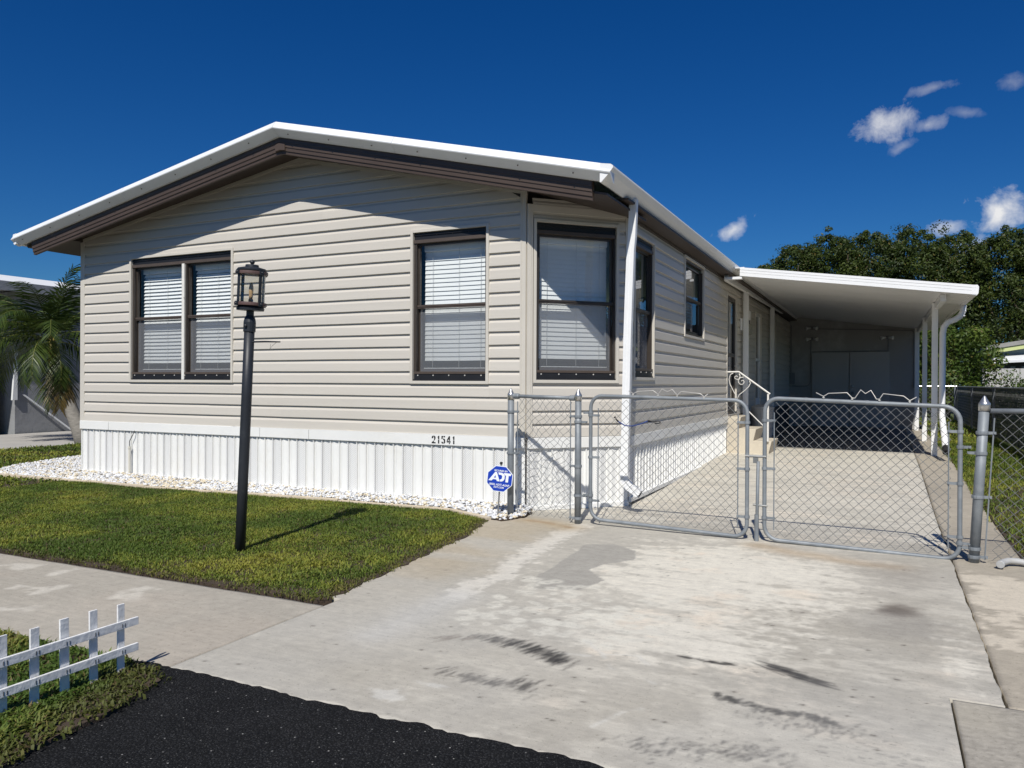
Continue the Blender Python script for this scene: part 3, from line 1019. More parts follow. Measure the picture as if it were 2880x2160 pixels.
front_wall = sheath('front_wall', wm_front, XL, XR, walltop, WIN_F, 'interior', (-6.22,))
bay_wall = sheath('bay_wall', wm_bay, 0, CH_LEN, lambda u: 3.115, WIN_B, 'interior')
side_wall = sheath('side_wall', wm_side, YS, YB, lambda u: 3.10, WIN_S, 'interior')
mb = MB(); mb.box(XL, XL + .05, YF + .01, YB, .05, 3.24); mb.box(XL, XS, YB - .05, YB, .05, 3.05)
mb.box(XL + .06, XR - .02, YF + .02, YB - .06, .50, .55)
mb.build('rear_wall', 'interior', house)


def uL_f(v): return XL + .07 if v < 3.249 else XL + .07 + max(0, (v - 3.249 - .012) / .1742)


def uR_f(v): return XR - .065 if v < 3.238 - .02 else XR - (v - 3.238 + .02) / .2330


siding(wm_front, XL + .07, XR - .065, 3.90, WIN_F, front_wall, uL_f, uR_f, seam=True, seed=3)
siding(wm_bay, .055, CH_LEN - .05, 3.07, WIN_B, bay_wall, seed=4)
siding(wm_side, YS + .05, YB - .05, 3.05, WIN_S, side_wall, seed=5, step=.6)

# corner posts and the trim under the gable
mb = MB(); mb.wbox(wm_front, XL - .012, XL + .072, ZB - .005, 3.245, -.03, .023)
mb.build('corner_trim', 'siding_trim', front_wall, bevel=.004)
mb = MB(); mb.wbox(wm_front, XR - .067, XR - .003, ZB - .005, 3.225, -.02, .023); mb.wbox(wm_front, XR - .052, XR - .044, ZB - .004, 3.22, .0225, .026)
mb.build('corner_trim', 'siding_trim', front_wall, bevel=.003)
mb = MB(); mb.wbox(wm_bay, -.004, .057, ZB - .005, 3.11, -.02, .028); mb.wbox(wm_bay, .03, .037, ZB - .004, 3.105, .0275, .032)
mb.build('corner_trim', 'siding_trim', bay_wall, bevel=.003)
mb = MB(); mb.wbox(wm_bay, CH_LEN - .055, CH_LEN + .006, ZB - .005, 3.11, -.02, .028)
mb.build('corner_trim', 'siding_trim', bay_wall, bevel=.003)
mb = MB(); mb.wbox(wm_side, YS - .004, YS + .052, ZB - .005, 3.06, -.02, .028)
mb.build('corner_trim', 'siding_trim', side_wall, bevel=.003)
mb = MB(); mb.wbox(wm_bay, .057, CH_LEN - .055, 3.035, 3.11, 0, .024); mb.build('frieze_trim', 'siding_trim', bay_wall, bevel=.004)
for a, b in ((XL + .0, -6.22), (-6.22, XR)):
    mb = MB(); sec = []
    mb.prism([(a, walltop(a) - .034), (b, walltop(b) - .034), (b, walltop(b) + .004), (a, walltop(a) + .004)],
             lambda p, q: wm_front(p, q, 0), lambda p, q: wm_front(p, q, .026))
    mb.build('gable_trim', 'siding_trim', front_wall)


# ---------------------------------------------------------------- windows
def window(wm, op, wall_name, mid, tilt, pitch, double=False, screen=True, blind=True, glass='window_glass', tracks=True, rail_light=True, slat_drop=.07):
    u0, u1, v0, v1 = op
    mb = MB()     # the beige surround
    for (a, b, c, d) in ((u0 - TR, u0, v0 - TR, v1 + TR), (u1, u1 + TR, v0 - TR, v1 + TR), (u0, u1, v1, v1 + TR), (u0, u1, v0 - TR, v0)):
        mb.wbox(wm, a, b, c, d, -.02, .034)
    w = mb.build('window', 'siding_trim', house, bevel=.003)
    jb = .034
    tt, bt = (.078, .088) if tracks else (.03, .03)
    if tracks:
        mb = MB(); mb.wbox(wm, u0, u1, v1 - tt, v1, -.05, -.002); mb.wbox(wm, u0, u1, v1 - .03, v1 - .022, -.01, .010)
        mb.build('storm_track', 'black_metal', w)
        mb = MB(); mb.wbox(wm, u0, u1, v1 - tt - .036, v1 - tt, -.05, .016); mb.build('head_strip', 'bronze_light', w, bevel=.002)
        mb = MB(); mb.wbox(wm, u0 + .012, u1 - .004, v0 + .016, v0 + bt - .014, -.05, .012); mb.wbox(wm, u0, u1, v0, v0 + .016, -.05, .022)
        mb.build('storm_track', 'black_metal', w, bevel=.002)
        mb = MB(); mb.wbox(wm, u0 + .012, u1 - .004, v0 + bt - .014, v0 + bt + .012, -.05, .018); mb.build('sill_strip', 'bronze_light', w, bevel=.002)
        nb = max(3, int((u1 - u0) / .165)); bolt0 = None
        for k in range(nb):
            u = u0 + .06 + (u1 - u0 - .12) * k / (nb - 1)
            for (vv, r, mt, uu) in ((v0 + .058, .0075, 'bolt_metal', u), (v1 - .035, .005, 'bronze_light', u + .03)):
                if uu > u1 - .03: continue
                mb = MB(); c = wm(uu, vv, .012 if vv < v0 + .3 else -.002); c2 = wm(uu, vv, .02)
                ax = Vector(wm(0, 0, 1)) - Vector(wm(0, 0, 0))
                mb.lathe([(r, 0), (r, .006), (r * .5, .009)], c, 8, ax); mb.build('bolt', mt, w)
    else:
        mb = MB(); mb.wbox(wm, u0, u1, v1 - tt, v1, -.05, .006); mb.wbox(wm, u0, u1, v0, v0 + bt, -.05, .010); mb.build('window_frame', 'bronze', w, bevel=.002)
    for (a, b) in ((u0, u0 + jb), (u1 - jb * .55, u1)):
        mb = MB(); mb.wbox(wm, a, b, v0 + bt + .012, v1 - tt - .036, -.05, .004); mb.build('jamb', 'bronze', w, bevel=.002)
    halves = [(u0 + jb, u1 - jb * .55)]
    if double:
        um = (u0 + u1) / 2 + .065
        halves = [(u0 + jb, um - .045), (um + .045, u1 - jb * .55)]
        mb = MB(); mb.wbox(wm, um - .022, um + .022, v0 + .004, v1 - tt - .036, -.05, .026); mb.build('mullion', 'mullion_paint', w, bevel=.003)
        for s in (-1, 1):
            mb = MB(); mb.wbox(wm, um + s * .034 - .011, um + s * .034 + .011, v0 + bt + .012, v1 - tt - .036, -.05, .006); mb.build('jamb', 'bronze', w, bevel=.002)
    for (a, b) in halves:
        # upper sash sits proud, lower one behind it
        tops = v1 - tt - .036; bots = v0 + bt + .012
        mb = MB(); st = .021
        mb.wbox(wm, a, a + st, mid, tops, -.062, -.03); mb.wbox(wm, b - st, b, mid, tops, -.062, -.03); mb.wbox(wm, a + st, b - st, tops - st, tops, -.062, -.03)
        mb.build('upper_sash', 'bronze', w)
        mb = MB(); mb.wbox(wm, a, b, mid - .018, mid + .018, -.062, -.012); mb.wbox(wm, a, b, mid - .002, mid + .006, -.014, -.006)
        mb.build('meeting_rail', 'bronze_light' if rail_light else 'bronze', w, bevel=.002)
        mb = MB(); lo = .034
        mb.wbox(wm, a, a + st, bots, mid - .018, -.085, -.05); mb.wbox(wm, b - st, b, bots, mid - .018, -.085, -.05); mb.wbox(wm, a + st, b - st, bots, bots + lo, -.085, -.05)
        mb.build('lower_sash', 'bronze', w)
        mb = MB(); mb.add([wm(a + st, mid, -.048), wm(b - st, mid, -.048), wm(b - st, tops, -.048), wm(a + st, tops, -.048)], [(0, 1, 2, 3)])
        mb.build('glass_pane', glass, w, fix=False)
        mb = MB(); mb.add([wm(a + st, bots, -.068), wm(b - st, bots, -.068), wm(b - st, mid, -.068), wm(a + st, mid, -.068)], [(0, 1, 2, 3)])
        mb.build('glass_pane', glass, w, fix=False)
        if screen:
            mb = MB(); mb.add([wm(a + st, bots, -.045), wm(b - st, bots, -.045), wm(b - st, mid, -.045), wm(a + st, mid, -.045)], [(0, 1, 2, 3)])
            mb.build('insect_screen', 'insect_screen', w, fix=False)
        if blind:
            bl0, bl1 = a + .022, b - .018
            mb = MB(); mb.wbox(wm, bl0, bl1, tops - .075, tops - .01, -.17, -.115); mb.build('blind_headrail', 'blind_white', w, bevel=.003)
            lowest = bots + slat_drop
            n = int((tops - .09 - lowest) / pitch)
            src = None; tl = R_(tilt); W2 = .0285
            for k in range(n):
                v = tops - .10 - pitch * k
                sag = 0
                if src is None:
                    mb = MB(); pts = []
                    for q in range(4):
                        t = -1 + 2 * q / 3
                        nn = math.cos(tl) * W2 * t; vv = -math.sin(tl) * W2 * t + .003 * (1 - t * t)
                        pts.append((nn, vv))
                    ns = 6
                    for q in range(4):
                        for s in range(ns + 1):
                            f = s / ns
                            mb.v.append(wm(bl0 + (bl1 - bl0) * f, v + pts[q][1] - .010 * (1 - (2 * f - 1) ** 2) * (1 if tilt < 55 else .25), -.142 + pts[q][0]))
                    for q in range(3):
                        for s in range(ns):
                            i = q * (ns + 1) + s
                            mb.f.append((i, i + 1, i + ns + 2, i + ns + 1))
                    src = mb.build('blind_slat', 'blind_white', w, fix=False, smooth=True); v_src = v
                else:
                    copy_at(src, (0, 0, v - v_src), w)
            mb = MB(); mb.wbox(wm, bl0, bl1, lowest - .045, lowest - .028, -.165, -.115); mb.build('blind_bottom_rail', 'blind_white', w, bevel=.003)
            for f in (.14, .55, .88):
                mb = MB(); u = bl0 + (bl1 - bl0) * f
                mb.tube([wm(u, tops - .05, -.112), wm(u, lowest - .03, -.112)], .0018, 4); mb.build('blind_cord', 'cord', w)
    return w


w1 = window(wm_front, WIN_F[0], 'front', 2.125, 60, .0475, double=True)
w1['label'] = 'double window with half open white blinds'
w2 = window(wm_front, WIN_F[1], 'front', 2.118, 76, .0475)
w2['label'] = 'tall single window with closed white blinds'
w3 = window(wm_bay, WIN_B[0], 'bay', 2.135, 76, .0475, rail_light=False)
w3['label'] = 'window in the angled corner'
w4 = window(wm_side, WIN_S[0], 'side', 2.115, 68, .0475, glass='dark_glass', rail_light=False)
w5 = window(wm_side, WIN_S[1], 'side', 2.48, 60, .0475, glass='dark_glass', tracks=False, screen=False, rail_light=False)
w6 = window(wm_side, WIN_S[4], 'side', 2.2, 60, .05, glass='dark_glass', tracks=False, rail_light=False, blind=False)


def door(op, label, two_pane=True):
    u0, u1, v0, v1 = op
    mb = MB()
    for (a, b, c, d) in ((u0 - TR, u0, v0, v1 + TR), (u1, u1 + TR, v0, v1 + TR), (u0, u1, v1, v1 + TR)):
        mb.wbox(wm_side, a, b, c, d, -.02, .026)
    d = mb.build('door', 'siding_trim', house, bevel=.003, label=label)
    mb = MB(); f = .07
    for (a, b, c, e) in ((u0, u0 + f, v0, v1), (u1 - f, u1, v0, v1), (u0 + f, u1 - f, v1 - f, v1), (u0 + f, u1 - f, v0, v0 + .2), (u0 + f, u1 - f, 1.78, 1.84)):
        mb.wbox(wm_side, a, b, c, e, -.045, -.004)
    mb.build('door_frame', 'bronze' if two_pane else 'white_metal', d, bevel=.002)
    for (c, e) in ((v0 + .2, 1.78), (1.84, v1 - f)):
        mb = MB(); mb.add([wm_side(u0 + f, c, -.03), wm_side(u1 - f, c, -.03), wm_side(u1 - f, e, -.03), wm_side(u0 + f, e, -.03)], [(0, 1, 2, 3)])
        mb.build('glass_pane', 'dark_glass', d, fix=False)
    mb = MB(); mb.wbox(wm_side, u0, u1, v0, v1, -.12, -.09); mb.build('door_leaf', 'shed_door', d)
    mb = MB(); mb.tube([wm_side(u1 - .1, 1.62, .0), wm_side(u1 - .1, 1.62, .05), wm_side(u1 - .18, 1.62, .05)], .01, 6); mb.build('door_handle', 'bolt_metal', d)
    return d


door(WIN_S[2], 'dark framed storm door above the concrete steps')
door(WIN_S[3], 'white framed side door under the carport', False)

# wall lamp and junction box by the door
mb = MB(); mb.wbox(wm_side, 14.85, 14.97, 2.30, 2.52, .018, .05); wlb = mb.build('wall_lantern', 'white_metal', house, bevel=.004)
mb = MB(); mb.lathe([(.02, 0), (.055, .03), (.06, .18), (.05, .2), (.01, .24)], wm_side(15.25, 2.22, .12), 10); mb.build('lantern_glass', 'lamp_glass', wlb)
mb = MB(); mb.tube([wm_side(15.25, 2.5, .02), wm_side(15.25, 2.5, .12), wm_side(15.25, 2.44, .12)], .012, 6); mb.build('lantern_arm', 'black_metal', wlb)
mb = MB(); mb.wbox(wm_side, 15.6, 15.75, 2.55, 2.72, .018, .08); mb.build('junction_box', 'white_metal', house, bevel=.004)

# ---------------------------------------------------------------- skirting
skirt = None


def skirting(wm, u0, u1, zb, nm, vent=True, phase=0):
    """ribbed white panels, one object each, under the flat white band"""
    p = .1235
    n = max(1, round((u1 - u0) / p)); p = (u1 - u0) / n
    mb = MB(); mb.wbox(wm, u0, u1, .632, .742, .0, .034)
    band = mb.build('skirting_band', 'skirt_white', house, bevel=.003)
    prof = [(0, .000), (.008, .001), (.011, .018), (.021, .019), (.0235, -.003), (.0275, -.003), (.029, .003), (.060, .0115), (.100, .001), (.1235, .000)]
    srcs = {}
    mb = MB(); mb.wbox(wm, u0 - .0, u1 + .0, zb - .02, zb + .028, .0, .030); rail = mb.build('skirting_rail', 'skirt_white', house, bevel=.004)
    for k in range(n):
        a = u0 + p * k
        v = vent and (k + phase) % 3 == 1
        if v not in srcs:
            mb = MB()
            for (du, dn) in prof:
                du = du * p / .1235
                mb.v += [wm(a + du, zb - .01, dn), wm(a + du, .65, dn)]
            m = len(prof)
            mb.f += [(2 * i, 2 * i + 2, 2 * i + 3, 2 * i + 1) for i in range(m - 1)]
            if v:      # only the wide face is vented
                o = mb.build('skirting_panel', 'skirt_vented', rail, fix=False)
            else:
                o = mb.build('skirting_panel', 'skirt_white', rail, fix=False)
            srcs[v] = (o, a)
        else:
            s, a0 = srcs[v]
            d = Vector(wm(a, 0, 0)) - Vector(wm(a0, 0, 0))
            copy_at(s, d, rail)
    return band


skirting(wm_front, XL, XR - .01, .035, 'front')
skirting(wm_bay, .01, CH_LEN - .005, .022, 'bay', phase=1)
# the side skirting stops at the steps; its foot follows the rising drive
skirting(wm_side, YS + .01, 13.6, .055, 'side')
for u in (-9.50, -6.80, -6.05):
    mb = MB(); mb.wbox(wm_front, u, u + .004, .634, .7405, .030, .0352); mb.build('band_seam', 'conduit_grey', house)
for a, b, t in ((XL - .001, -7.2, .0), (-7.25, XR, .004)):
    mb = MB(); mb.wbox(wm_front, a, b, .7425, .7465, .0, .03 + t); mb.build('band_cap', 'skirt_white', house)

# grey cable conduit standing against the skirting
mb = MB(); mb.tube([(-9.045, 7.085, .02), (-9.045, 7.085, .42)], .014, 8); mb.lathe([(.02, 0), (.02, .03)], (-9.045, 7.085, .40), 10)
cd = mb.build('conduit', 'pvc_cream', house)
mb = MB(); mb.tube([(-9.045, 7.085, .43), (-9.04, 7.085, .5), (-9.0, 7.10, .58), (-8.985, 7.12, .64)], .005, 6); mb.build('cable', 'black_metal', cd)

# stencilled house number on the band
DIG = {
    '2': [[(0, .70), (.06, .92), (.24, 1), (.30, 1), (.30, .80), (.25, .78), (.22, .66), (0, .66)], [(.37, 1), (.56, .94), (.62, .78), (.60, .60), (.42, .36), (.36, .42), (.40, .62), (.37, .80)],
          [(.30, .36), (.38, .28), (.28, .16), (.62, .16), (.62, 0), (0, 0), (0, .10)]],
    '1': [[(.05, .80), (.22, 1), (.36, 1), (.36, .55), (.16, .55), (.16, .80)], [(.16, .48), (.36, .48), (.36, 0), (.16, 0)]],
    '5': [[(.03, 1), (.28, 1), (.28, .84), (.22, .84), (.21, .64), (.03, .58)], [(.35, 1), (.60, 1), (.60, .84), (.35, .84)],
          [(.26, .66), (.46, .66), (.62, .52), (.62, .20), (.48, .02), (.36, 0), (.36, .16), (.42, .24), (.42, .46), (.30, .50)], [(.29, .16), (.29, 0), (.10, .04), (.0, .22), (.18, .26)]],
    '4': [[(.34, 1), (.52, 1), (.52, .42), (.36, .42), (.36, .66), (.20, .42), (.0, .42)], [(0, .36), (.62, .36), (.62, .20), (0, .20)], [(.36, .15), (.52, .15), (.52, 0), (.36, 0)]],
}
nb = bpy.data.objects.new('house_number', bpy.data.meshes.new('house_number'))
mbn = MB(); ux = -4.375
for ch in '21541':
    wdt = .044 if ch == '1' else .058
    hgt = .082
    for poly in DIG[ch]:
        mbn.prism(poly, lambda a, b: wm_front(ux + a * .078, .648 + b * hgt, .034), lambda a, b: wm_front(ux + a * .078, .648 + b * hgt, .0362))
    ux += wdt + .0085
mbn.build('house_number', 'stencil_black', house, label='black stencilled number 21541')

# ---------------------------------------------------------------- roof
YR = 6.62
RL, RC, RR = (-10.78, 3.294), (-6.13, 4.185), (-2.215, 3.249)
mb = MB()
for (a, b) in ((RL, RC), (RC, RR)):
    mb.add([(a[0], YR + .02, a[1]), (b[0], YR + .02, b[1]), (b[0], YB + .3, b[1]), (a[0], YB + .3, a[1]),
            (a[0], YR + .05, a[1] - .06), (b[0], YR + .05, b[1] - .06), (b[0], YB + .3, b[1] - .06), (a[0], YB + .3, a[1] - .06)],
           [(0, 1, 2, 3), (4, 7, 6, 5), (0, 4, 5, 1), (2, 6, 7, 3)])
roof = mb.build('roof', 'roof_metal', house)
# rolled white edge along the gable: upper face leans out, lower face tucks in
EDGE = [(0, .10, .004), (0, .02, .006), (0, -.036, -.070), (0, -.032, -.080), (0, .058, -.150), (0, .09, -.150), (0, .09, -.02)]


def on_slope(a, b, x): return a[1] + (b[1] - a[1]) * (x - a[0]) / (b[0] - a[0])


segs = [(RL, RC, RL[0] - .0, -8.6), (RL, RC, -8.596, RC[0]), (RC, RR, RC[0] + .003, -4.55), (RC, RR, -4.546, RR[0])]
for a, b, xa, xb in segs:
    mb = MB(); mb.sweep([(xa, YR, on_slope(a, b, xa)), (xb, YR, on_slope(a, b, xb))], EDGE)
    mb.build('gable_edge', 'roof_metal', roof)
for a, b, n in ((RL, RC, 8), (RC, RR, 7)):
    for k in range(n):
        x = a[0] + (b[0] - a[0]) * (k + .35) / n
        mb = MB(); z = on_slope(a, b, x)
        mb.lathe([(.007, 0), (.007, .008), (.003, .011)], (x, YR + .003, z - .118), 7, (0, -1, -.35)); mb.build('screw', 'nail', roof)
# brown moulded fascia hung behind it
FAS = [(0, .12, -.150), (0, .052, -.150), (0, .052, -.200), (0, .058, -.203), (0, .060, -.248), (0, .068, -.252), (0, .070, -.290), (0, .080, -.294), (0, .083, -.325), (0, .12, -.325)]
for a, b, xa, xb in ((RL, RC, -10.52, RC[0]), (RC, RR, RC[0] + .002, -2.43)):
    mb = MB(); mb.sweep([(xa, YR + .035, on_slope(a, b, xa)), (xb, YR + .035, on_slope(a, b, xb))], FAS)
    mb.build('fascia_board', 'brown_metal', roof)
mb = MB()
mb.prism([(-6.20, -.225), (-6.13, -.205), (-6.06, -.225), (-6.06, -.300), (-6.13, -.288), (-6.20, -.300)], lambda p, q: (p, YR + .085, RC[1] + q - .002), lambda p, q: (p, YR + .135, RC[1] + q - .002))
mb.build('fascia_cap', 'brown_metal', roof, bevel=.003)
# soffit boards: under the gable and over the angled corner
mb = MB()
for xa, xb in ((-10.62, -6.22), (-6.22, -2.30)):
    z0, z1 = walltop(xa) + .006, walltop(xb) + .006
    mb.add([(xa, YR + .14, z0), (xb, YR + .14, z1), (xb, YF + .9, z1), (xa, YF + .9, z0),
            (xa, YR + .14, z0 + .02), (xb, YR + .14, z1 + .02), (xb, YF + .9, z1 + .02), (xa, YF + .9, z0 + .02)],
           [(0, 3, 2, 1), (4, 5, 6, 7), (0, 1, 5, 4), (2, 3, 7, 6), (1, 2, 6, 5), (3, 0, 4, 7)])
mb.build('soffit', 'soffit_brown', roof)
mb = MB(); mb.box(-2.455, -2.25, YF + .1, 23.2, 3.075, 3.095); mb.box(XS - .03, XS + .026, YS - .05, 23.2, 3.045, 3.20)
mb.build('soffit', 'soffit_brown', roof)
mb = MB()          # left eave box
mb.sweep([(-10.45, YR + .15, 0), (-10.45, 23.0, 0)], [(-.25, 0, 3.13), (.40, 0, 3.22), (.40, 0, 3.26), (-.27, 0, 3.16)])
mb.build('soffit', 'soffit_brown', roof)
mb = MB(); mb.sweep([(RL[0], YR, RL[1]), (RL[0], YB, RL[1])], [(-.03, 0, -.07), (-.005, 0, .004), (.06, 0, .012), (.06, 0, -.13), (.02, 0, -.14)])
mb.build('gutter', 'roof_metal', roof)
# white gutter along the drive side
mb = MB(); GUT = [(-.10, 0, .02), (.0, 0, .003), (.022, 0, -.012), (.024, 0, -.03), (-.01, 0, -.075), (-.085, 0, -.150), (-.10, 0, -.150)]
mb.sweep([(RR[0], YR - .02, RR[1]), (RR[0], 9.8, RR[1]), (RR[0], 13.4, RR[1]), (RR[0], 23.3, RR[1])], GUT)
mb.build('gutter', 'white_metal', roof)
# downspout from the gutter to the drive
dsw, dsd = .038, .030


def rect_pipe(path, w, d, up=(0, 0, 1)):
    """rectangular pipe along a path lying mostly in the x-z plane"""
    mb = MB(); pts = [Vector(p) for p in path]; o = 0
    for i, p in enumerate(pts):
        t = (pts[min(i + 1, len(pts) - 1)] - pts[max(i - 1, 0)]).normalized()
        e2 = Vector((0, 1, 0)); e1 = e2.cross(t).normalized(); e2 = t.cross(e1).normalized()
        for (a, b) in ((-1, -1), (-.25, -1), (-.2, -.86), (.2, -.86), (.25, -1), (1, -1), (1, 1), (-1, 1)):
            mb.v.append(tuple(p + e1 * (a * w) + e2 * (b * d)))
    n = 8
    for i in range(len(pts) - 1):
        for j in range(n):
            mb.f.append((i * n + j, i * n + (j + 1) % n, (i + 1) * n + (j + 1) % n, (i + 1) * n + j))
    mb.f.append(tuple(range(n)))
    return mb


ds = rect_pipe([(-2.272, 7.50, 3.13), (-2.285, 7.50, 2.75), (-2.297, 7.5, 2.62), (-2.315, 7.5, 2.1), (-2.325, 7.5, 1.75), (-2.350, 7.5, .40)], dsw, dsd).build('downspout', 'white_metal', house)
rect_pipe([(-2.350, 7.5, .41), (-2.345, 7.495, .33), (-2.30, 7.49, .27), (-2.185, 7.48, .20)], .040, .032).build('spout_elbow', 'white_metal', ds)
mb = MB(); mb.lathe([(.034, 0), (.034, .004)], (-2.186, 7.48, .2005), 4, (.88, 0, -.48)); mb.build('spout_mouth', 'dark_hole', ds)

# ================================================================== CONCRETE STEPS AND HANDRAIL
st = thing('concrete_steps', (-2.1, 14.0, .10), 'three cast concrete steps leading up to the side door', 'steps')
for (x1, z0, z1) in ((-2.215, .08, .735), (-1.965, .06, .535), (-1.715, .05, .335)):
    mb = MB(); mb.prism([(-2.455, z0), (x1 - .045, z0), (x1 - .045, max(z0, z1 - .19)), (x1, z1), (-2.455, z1)],
                        lambda a, b: (a, 13.60 + .002 * (x1 + 2.2), b), lambda a, b: (a, 14.50, b))
    mb.build('step', 'concrete_step', st, bevel=.008)

hr = thing('handrail', (-2.1, 13.6, .5), 'off white wrought iron handrail with scrolls on the concrete steps', 'handrail')
YH = 13.57
mb = MB(); mb.box(-2.475, -2.435, YH - .018, YH + .018, .52, 1.5); mb.build('rail_post', 'iron_white', hr)
mb = MB(); mb.box(-1.785, -1.757, YH - .014, YH + .014, .335, 1.13); mb.build('rail_post', 'iron_white', hr)
mb = MB(); mb.tube([(-2.47, YH, 1.5), (-2.25, YH, 1.503), (-1.74, YH, 1.13)], .016, 6); mb.build('top_rail', 'iron_white', hr)
mb = MB(); mb.tube([(-2.45, YH, 1.0), (-2.24, YH, .99), (-1.77, YH, .52)], .010, 6); mb.build('lower_rail', 'iron_white', hr)
for pts in ([(-2.341, 1.484), (-2.389, 1.457), (-2.413, 1.374), (-2.394, 1.286), (-2.339, 1.176), (-2.301, 1.111), (-2.285, 1.0)],
            [(-2.285, 1.0), (-2.243, 1.112), (-2.148, 1.189), (-2.084, 1.255), (-2.058, 1.31), (-2.074, 1.353)],
            [(-2.245, 1.473), (-2.228, 1.429), (-2.244, 1.385), (-2.276, 1.372), (-2.314, 1.385), (-2.317, 1.418), (-2.292, 1.433), (-2.273, 1.424), (-2.276, 1.41)],
            [(-2.17, 1.413), (-2.223, 1.405), (-2.257, 1.364), (-2.255, 1.32), (-2.222, 1.287), (-2.18, 1.293), (-2.159, 1.331), (-2.175, 1.358), (-2.201, 1.355), (-2.207, 1.336)]):
    mb = MB(); mb.tube([(a, YH, b) for a, b in pts], .0075, 6); mb.build('scroll', 'iron_white', hr, smooth=True)

# ================================================================== CARPORT
def pan_z(x, y): return 2.585 + (1.162 - x) * .137 + .0125 * (y - 12.85)


cp = thing('carport', (-.4, 17.8, .12), 'white aluminium lean-to carport roof on slim posts beside the house', 'carport')
CX0, CX1, CY0, CY1 = -2.10, 1.162, 12.85, 23.3
mb = MB()
T = .11
for (y0, y1) in ((CY0 + .02, CY1),):
    vs = [(x, y, pan_z(x, y) + dz) for dz in (.02, T + .02) for (x, y) in ((CX0, y0), (CX1, y0), (CX1, y1), (CX0, y1))]
    mb.add(vs, [(0, 3, 2, 1), (4, 5, 6, 7), (0, 1, 5, 4), (1, 2, 6, 5), (2, 3, 7, 6), (3, 0, 4, 7)])
croof = mb.build('carport_roof', 'white_metal', cp)
ny = 9
for k in range(ny):
    ya = CY0 + .03 + (CY1 - CY0 - .05) * k / ny; yb = CY0 + .03 + (CY1 - CY0 - .05) * (k + 1) / ny - .012
    mb = MB(); vs = [(x, y, pan_z(x, y) + dz) for dz in (.004, .018) for (x, y) in ((CX0 + .01, ya), (CX1 - .03, ya), (CX1 - .03, yb), (CX0 + .01, yb))]
    mb.add(vs, [(0, 3, 2, 1), (4, 5, 6, 7), (0, 1, 5, 4), (1, 2, 6, 5), (2, 3, 7, 6), (3, 0, 4, 7)])
    mb.build('roof_pan', 'white_metal', croof)
for k, (b0, b1) in enumerate(((0, .054), (.058, .096), (.100, .138))):
    mb = MB(); n0 = .0 if k else -.004
    mb.prism([(CX0 - .02, pan_z(CX0 - .02, CY0) + b0), (CX1, pan_z(CX1, CY0) + b0), (CX1, pan_z(CX1, CY0) + b1), (CX0 - .02, pan_z(CX0 - .02, CY0) + b1)],
             lambda a, b: (a, CY0 - .022 + n0, b), lambda a, b: (a, CY0 + .018, b))
    mb.build('front_fascia', 'white_metal', croof)
mb = MB(); mb.sweep([(CX1, CY0 - .02, pan_z(CX1, CY0)), (CX1, CY1, pan_z(CX1, CY1))], [(-.06, 0, .0), (.0, 0, -.01), (.022, 0, .02), (.03, 0, .11), (.012, 0, .142), (-.06, 0, .142)])
mb.build('gutter', 'white_metal', croof)
for (x, y0, y1, w, h_) in ((.765, 13.15, 23.0, .038, .105), (-2.36, 12.95, 23.0, .03, .09)):
    mb = MB(); mb.sweep([(x, y0, pan_z(x, y0)), (x, y1, pan_z(x, y1))], [(-w, 0, -h_), (w, 0, -h_), (w, 0, .0), (-w, 0, .0)])
    mb.build('beam', 'white_metal', cp, bevel=.004)
mb = MB(); mb.box(-2.30, -2.06, CY0 + .03, CY1, 3.165, 3.18); mb.build('added_flashing', 'white_metal', cp)  # unseen plate added to stop sun leaking through the gap between the roofs
mb = MB(); mb.box(-2.37, -2.09, CY0 - .015, CY0 + .10, 2.985, 3.025); mb.build('hanger', 'white_metal', cp, bevel=.003)
for (x, y, base_off) in ((.735, 14.71, 0), (.735, 18.41, 0), (.72, 22.6, 0), (-2.355, 14.97, 0), (-2.355, 18.7, 0)):
    mb = MB(); zt = pan_z(x, y) - (.005 if x > 0 else .08); g = gzf(y) - .02
    mb.box(x - .045, x + .045, y - .045, y + .045, g, zt)
    p = mb.build('post', 'white_metal', cp, bevel=.006)
    mb = MB()
    for s in (-1, 1): mb.box(x - .046, x + .046, y + s * .020 - .004, y + s * .020 + .004, g + .03, zt - .03)
    mb.box(x + .0 - .02, x + .02, y - .048, y - .045, g + .03, zt - .04)
    mb.build('post_groove', 'white_metal', p)
# round downspout on the outer front post
mb = MB(); yd = 14.62
mb.tube([(1.135, yd, pan_z(1.13, yd) - .01), (1.13, yd, 2.50), (1.09, yd, 2.42), (1.02, yd, 2.37), (.92, yd, 2.33), (.865, yd, 2.26), (.845, yd, 2.15), (.84, yd, .95), (.84, yd - .02, .80), (.845, 13.75, .33)], .048, 12)
cds = mb.build('downspout', 'white_metal', cp, smooth=True)
mb = MB()
for k in range(5):
    t = k / 4; mb.lathe([(.051, -.006), (.053, 0), (.051, .006)], (1.13 - .2 * t * t, yd, 2.50 - .17 * math.sqrt(t)), 12, (t, 0, -1 + .6 * t))
mb.build('elbow_rib', 'white_metal', cds, smooth=True)
mb = MB(); mb.tube([(.845, 13.76, .335), (.845, 13.66, .255)], .05, 12); mb.build('spout_mouth', 'dark_hole', cds)

bn_ = thing('plastic_bin', (-2.16, 15.75, .12), 'pale plastic bin standing in the shade behind the concrete steps', 'bin')
mb = MB(); mb.lathe([(.17, .0), (.175, .02), (.21, .68), (.22, .69), (.22, .72), (.20, .72)], (-2.16, 15.75, .12), 20); mb.build('bin_body', 'pvc_grey', bn_, smooth=False)
mb = MB(); mb.lathe([(.225, .0), (.225, .02), (.10, .06), (.02, .07)], (-2.16, 15.75, .835), 20); mb.build('bin_lid', 'pvc_grey', bn_)

